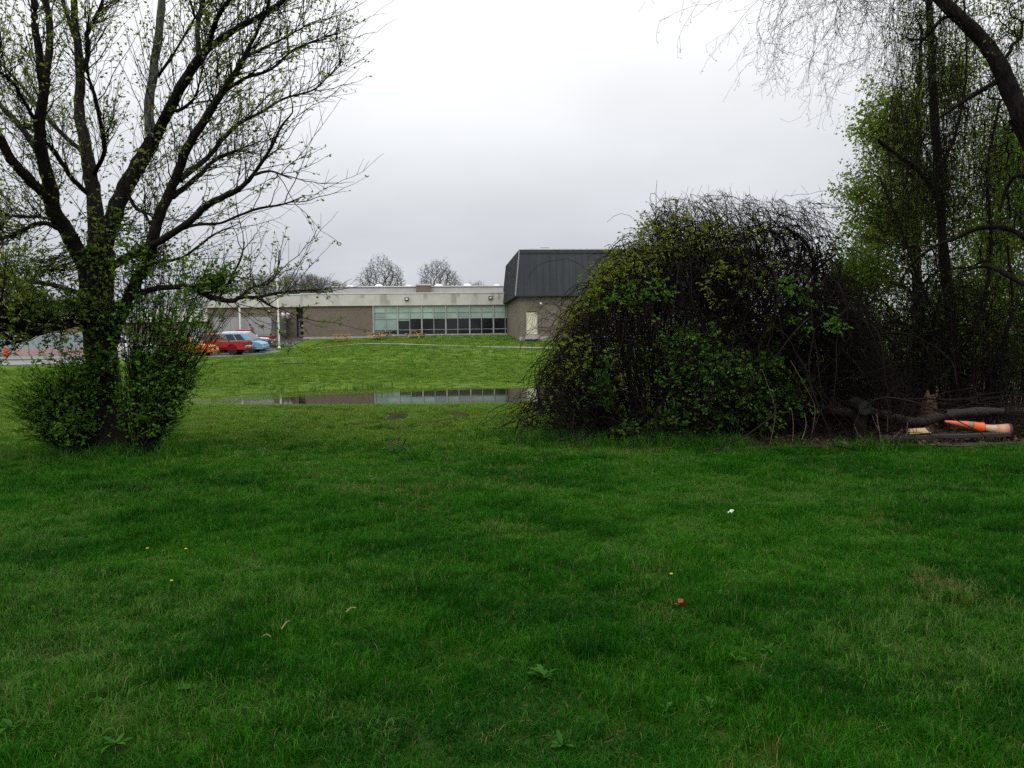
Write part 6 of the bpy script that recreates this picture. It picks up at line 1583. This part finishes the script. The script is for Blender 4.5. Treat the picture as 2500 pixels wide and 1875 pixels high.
# the leaning tree whose limb crosses the top right corner
lt = g0(2760, 1100, 10.6); lean = empty('leaning_tree', tuple(lt)); tag(lean, 'leaning tree whose thick dark limb crosses the upper right corner', 'tree')
s = Skeleton()
LL = {'trunk': [(2765, 1110, 0, 60), (2730, 900, 0, 52), (2680, 650, 0, 47), (2610, 480, 0, 43), (2545, 370, 0, 40), (2490, 280, 0, 37)], 'l1': [(2500, 295, 0, 36), (2465, 220, .1, 34), (2440, 160, .1, 31), (2400, 100, .2, 28), (2345, 45, .2, 26), (2285, -15, .3, 24), (2200, -130, .4, 17), (2080, -210, .5, 12), (1950, -200, .6, 7), (1840, -150, .6, 3)],
      'l2': [(2580, 430, 0, 26), (2580, 240, -.3, 22), (2560, 120, -.5, 20), (2520, 10, -.6, 16), (2480, -100, -.8, 12), (2420, -280, -1, 6)], 'l3': [(2640, 760, .2, 14), (2560, 640, .5, 12), (2500, 578, .8, 10), (2440, 554, 1, 9), (2380, 560, 1.2, 8), (2330, 583, 1.3, 7), (2285, 600, 1.4, 6), (2230, 640, 1.6, 5), (2190, 700, 1.8, 2)],
      'l4': [(2450, 190, .1, 10), (2380, 230, .3, 8), (2330, 262, .4, 6), (2290, 290, .5, 3), (2240, 330, .6, 1)], 'l5': [(2600, 520, .1, 9), (2500, 430, .3, 7), (2460, 455, .5, 6), (2440, 520, .6, 4)], 'l6': [(2640, 700, .1, 12), (2520, 700, .6, 9), (2440, 660, .9, 9), (2400, 650, 1.1, 6), (2340, 670, 1.3, 3), (2300, 720, 1.4, 1)]}
for nm, pts in LL.items():
    w = curve([list(P(px, py, 10.6 + dy)) + [r * (0.60 if nm in ('l1', 'l2') else 0.75) * 10.6 / F_PX] for px, py, dy, r in pts], 4)
    s.line(w[:, :3], -1 if nm == 'trunk' else int(np.argmin(np.linalg.norm(np.array(s.p) - w[0, :3], axis=1))), w[:, 3])
    tt = Tubes(); tt.add(w[:, :3], w[:, 3] * (1 + .06 * np.sin(np.arange(len(w)) * 1.9)), 12); tt.build('trunk' if nm == 'trunk' else 'limb', M_LOG, lean, origin=lt)
up = np.concatenate([pell(300, 2330, -40, 10.9, 170, 130, .8), pell(500, 2470, 60, 10.7, 110, 150, .8), pell(300, 2250, 60, 11.2, 100, 140, .6), pell(120, 2060, -160, 11, 170, 60, .7), pell(250, 2470, 480, 11.5, 90, 160, .6), pell(300, 2460, 300, 11.2, 100, 200, .5)])
RNG.shuffle(up); tips = s.grow(up, .08, .16, .3, .10)
TT = Tubes(); s.tubes(TT, .003, 2.3)
bud = []
# drooping fine twigs at the top
for k in range(150):
    px = 1900 + 370 * RNG.random() ** .75; top = RNG.uniform(-190, 20)
    reach = np.interp(px, [1835, 1900, 2000, 2100, 2270], [110, 200, 190, 280, 340]) * RNG.uniform(.3, 1.0)
    p_ = P(px, top, 11 + RNG.normal() * .6); zl = P(px, reach, 11)[2]
    d_ = unit(np.array([RNG.normal() * .9 - .1, RNG.normal() * .6, -.6])); crv = RNG.normal(size=3) * .30; c = [p_]
    for q in range(26):
        d_ = unit(d_ + crv * .35 + RNG.normal(size=3) * .16 + np.array([0, 0, -.13])); p_ = p_ + d_ * .09; c.append(p_)
        if p_[2] < zl: break
    c = np.array(c)
    if len(c) < 4: continue
    TT.add(c, np.linspace(RNG.uniform(.0022, .004), .0014, len(c)), 3, RNG.random())
    for q in c[2::2]:
        e = unit(rdir(1)[0] + d_ * .6) * RNG.uniform(.06, .34); e[2] -= .04
        TT.add(curve(np.stack([q, q + e * .5 + RNG.normal(size=3) * .025, q + e]), 2), .0017, 3, RNG.random())
        bud.append(q + e); bud.append(q + e * .6)
TT.build('drooping_twigs', M_DTWIG, lean, 'stuff', lt)
bud = np.array(bud); build_leaves('bud_leaves', M_LDARK, lean, tip_leaves(s, tips, 3, .04, .1, .2, .6) + [leaf_arrays(bud, rdir(len(bud)), RNG.uniform(.012, .03, len(bud)), .5)], lt)

# leafy maple behind
def leafy_tree(name, label, trunk, att, mat, per, size, spread, group=None, twig=M_TWIG, tip=.0035, prob=1.0):
    w = curve([list(P(px, py, Y)) + [r] for px, py, Y, r in trunk], 4); w[0, 2] = tz(w[0, 0], w[0, 1]) - .1
    o3 = w[0, :3].copy(); o = empty(name, tuple(o3)); tag(o, label, 'tree', group)
    tt = Tubes(); tt.add(w[:, :3], w[:, 3], 9); tt.build('trunk', M_BARK, o, origin=o3)
    s = Skeleton(); s.line(w[:, :3], -1, w[:, 3])
    RNG.shuffle(att); tips = s.grow(att, .18, .3, .35, .06)
    TT = Tubes(); s.tubes(TT, tip, 2.3); TT.build('branches', twig, o, 'stuff', o3)
    ch = tip_leaves(s, tips, per, size, spread, .3, prob)
    if ch: build_leaves('leaves', mat, o, ch, o3)
    return o
a = np.concatenate([pell(380, 2190, 330, 17, 100, 160, 1.2), pell(520, 2160, 540, 17, 115, 130, 1.2), pell(600, 2270, 480, 17.5, 150, 220, 1.2), pell(350, 2320, 200, 17.5, 140, 170, 1.2), pell(450, 2430, 420, 17.5, 130, 270, 1.2), pell(300, 2100, 680, 17, 110, 80, 1), pell(60, 2090, 470, 16.8, 75, 45, .6), pell(50, 2130, 310, 16.8, 50, 50, .5)])
leafy_tree('leafy_maple', 'fresh green leafy tree standing behind the vine covered trunk', [(2250, 960, 17.5, .14), (2245, 800, 17.4, .12), (2235, 600, 17.3, .10), (2240, 400, 17.3, .08), (2245, 200, 17.3, .05), (2250, 60, 17.3, .02)], a, M_LFRESH, 14, .075, .30)
a = np.concatenate([pell(700, 2430, 600, 20, 130, 160, 1.3), pell(350, 2360, 720, 20, 110, 90, 1.1), pell(300, 2480, 380, 20, 90, 130, 1.1)])
leafy_tree('leafy_maple', 'second leafy tree showing through the vines near the right edge', [(2420, 960, 20.5, .14), (2425, 800, 20.3, .11), (2430, 600, 20.2, .08), (2440, 420, 20.2, .04)], a, M_LFRESH, 9, .10, .35)
lf = bpy.data.objects['leafy_maple']; o3 = np.array(lf.location); TS, LV = Tubes(), []
for k in range(95):
    tx = RNG.uniform(2060, 2230); ty = RNG.uniform(210, 640); tx += 35 * abs(ty - 520) / 300; Y_ = 16.6 + RNG.normal() * .5
    t_ = P(tx, ty, Y_); q = P(2240, ty + RNG.uniform(20, 110), 17.3); L = np.linalg.norm(t_ - q)
    spray(TS, LV, q, (q + t_) / 2 + np.array([0, 0, .22 * L]), t_, .012, 9, .42, 9, .075, RNG.random(), .35, .25, .5)
TS.build('outer_branches', M_TWIG, lf, 'stuff', o3); build_leaves('outer_leaves', M_LFRESH2, lf, leaves_of(LV), o3)
# undergrowth
UG = 'undergrowth bushes in the thicket'
for k, (c, cn, nn, mat, lab) in enumerate((
        ([(2080, 780, 14.6, 110, 130, .8), (2060, 680, 14.8, 80, 70, .6), (2120, 660, 15.2, 110, 60, .6)], [g0(2070, 1055, 14.6), g0(2110, 1055, 14.8)], 900, M_LDARK, 'dark leafy bush just right of the tangled mound'),
        ([(2260, 820, 15.8, 150, 150, .9), (2200, 930, 15, 130, 80, .6)], [g0(2230, 1050, 15.6), g0(2290, 1050, 15.8)], 1100, M_LDARK, 'dark leafy bush behind the fallen log'),
        ([(2430, 860, 15.2, 120, 140, .9), (2520, 760, 15.4, 90, 150, .7)], [g0(2420, 1060, 15.2), g0(2500, 1060, 15.3)], 1000, M_LDARK, 'dark leafy bush behind the traffic cones'),
        ([(2450, 760, 21, 180, 170, 1.2), (2300, 800, 22, 150, 130, 1.2)], [g0(2400, 980, 21.5), g0(2460, 980, 21)], 700, M_LGREEN, 'brighter green bush deep in the thicket'),
        ([(2080, 820, 20, 160, 150, 1.2), (1900, 850, 20.5, 140, 110, 1)], [g0(2050, 990, 20), g0(1940, 990, 20)], 800, M_LDARK, 'bush deep behind the tangled mound'),
        ([(2300, 900, 24, 200, 90, 1.5), (2480, 880, 25, 150, 110, 1.5)], [g0(2320, 970, 24), g0(2470, 970, 25)], 700, M_LDARK, 'low bush closing the far side of the thicket'),
        ([(2560, 500, 16, 110, 260, 1.0)], [g0(2600, 1050, 16)], 500, M_LGREEN, 'tall leafy bush at the right edge of the photo'))):
    nn_ = nn // len(c)
    a = np.concatenate([pell(nn_, *q) for q in c]); a[:, 2] = np.maximum(a[:, 2], .1)
    shrub('undergrowth_bush', lab, 'bush', cn, a, mat, 10, .065 if k < 3 else .11, .25 if k < 3 else .4, .0035, UG, M_DTWIG, .3, .5, .8, seg=.25)
TT = Tubes()
for k in range(420):
    b = P(RNG.uniform(1990, 2520), 1050, RNG.uniform(12.6, 16)); b[2] = 0; L = RNG.uniform(.8, 2.6)
    p = b + np.array([RNG.normal() * .4, RNG.normal() * .3, L]); e = p + np.array([RNG.normal() * .7, RNG.normal() * .4, -RNG.uniform(.1, .8)])
    c = arch_stem(b, p, e, RNG.uniform(.006, .014), .003, TT)
    for q in c[4::2]: TT.add(np.stack([q, q + rdir(1, .1)[0] * RNG.uniform(.1, .45)]), [.0035, .002], 3, RNG.random())
o = TT.build('bramble_stems', M_DTWIG, None, 'stuff'); tag(o, 'dark bare bramble stems filling the thicket below the trees', 'brambles')

# ------------------------------------------------------------------ far trees
FT = []
for v in range(5):
    H, r = 16.0, 5.0
    s = Skeleton(); w = curve(np.array([(0, 0, -.3), (.08, 0, H * .15), (.15 * (v - 2), .1, H * .27), (.2 * (v - 2), 0, H * .36)]), 3)
    rd = np.linspace(.26, .17, len(w)); s.line(w, -1, rd); tt = Tubes(); tt.add(w, rd, 8)
    c = np.array([.2 * (v - 2), 0, H * .66]); R3 = (r, r * .9, H * .335)
    a = np.concatenate([ell(1100, c, R3, .12), ell(1900, c, R3, .45)])
    an = np.arctan2(a[:, 2] - c[2], a[:, 0] - c[0]); rr = fbm(np.cos(an) * 1.6 + 5 * v, np.sin(an) * 1.6 + a[:, 1] * .15, 5)
    a = c + (a - c) * (.55 + .72 * rr)[:, None] * RNG.uniform(.82, 1.06, len(a))[:, None]; a = a[a[:, 2] > H * .24]
    a = a[np.argsort(np.linalg.norm(a - w[-1], axis=1))]
    tips = s.grow(a, .22, .9, .35, .07); TB = Tubes(); s.tubes(TB, .018, 2.6, .3)
    tm = [arr_mesh(nm, np.concatenate(q.v), np.concatenate(q.f), {'tint': np.concatenate(q.t)}, True) for nm, q in (('trunk', tt), ('branches', TB))]
    lv, lf, lt_ = tip_leaves(s, tips, 3, .13, .5, .1, .8)[0]
    FT.append(tm + [arr_mesh('buds', lv, lf, {'tint': lt_})])
FTN = [0]
def far_tree(px, top, half, Y, label, dense=0, lean_=0, buds=0.6, name='bare_tree'):
    k = Y / F_PX; x = (px - CX) * k; zb = tz(x, Y); H = P(px, top, Y)[2] - zb; sx = half * k / 5.0; v = FTN[0] % 5; FTN[0] += 1
    o = empty(name, (x, Y, zb), RNG.uniform(-.5, .5) + (math.pi if FTN[0] % 2 else 0)); o.scale = (sx, sx, H / 16.0); tag(o, label, 'tree', 'bare trees behind the school')
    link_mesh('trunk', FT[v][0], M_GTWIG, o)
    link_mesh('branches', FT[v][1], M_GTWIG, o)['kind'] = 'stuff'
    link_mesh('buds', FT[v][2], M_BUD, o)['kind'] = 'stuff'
far_tree(936, 627, 66, 142, 'bare round-crowned tree above the school roof, left of two', 620)
far_tree(1078, 629, 62, 142, 'bare round-crowned tree above the school roof, right of two', 620)
far_tree(1160, 676, 34, 150, 'small bare tree top beside the gymnasium roof', 260)
far_tree(728, 648, 66, 138, 'broad bare tree behind the left wing of the school', 560)
far_tree(786, 660, 58, 128, 'dense budding tree behind the left wing of the school', 620, buds=1.0)
far_tree(690, 655, 60, 132, 'dense bare tree between the flagpole and the roof tier', 0)
far_tree(760, 664, 55, 150, 'far bare tree deep behind the left wing', 0)
far_tree(838, 674, 32, 140, 'low bare tree at the end of the tall roof tier', 260)
far_tree(640, 652, 64, 140, 'bare tree behind the flagpole top', 520)
far_tree(560, 672, 60, 150, 'bare tree above the left end of the school', 420)
far_tree(470, 690, 60, 155, 'bare tree half hidden by the maple leaves', 380)
far_tree(360, 700, 70, 160, 'bare tree seen just right of the maple trunk', 360)
far_tree(150, 706, 70, 165, 'bare tree above the low building left of the maple trunk', 360)
far_tree(40, 700, 75, 165, 'bare tree above the low building at the left edge', 360)
far_tree(-60, 690, 80, 160, 'bare tree beyond the left edge of the photo', 260)
far_tree(250, 712, 60, 168, 'bare tree straight behind the maple trunk', 300)
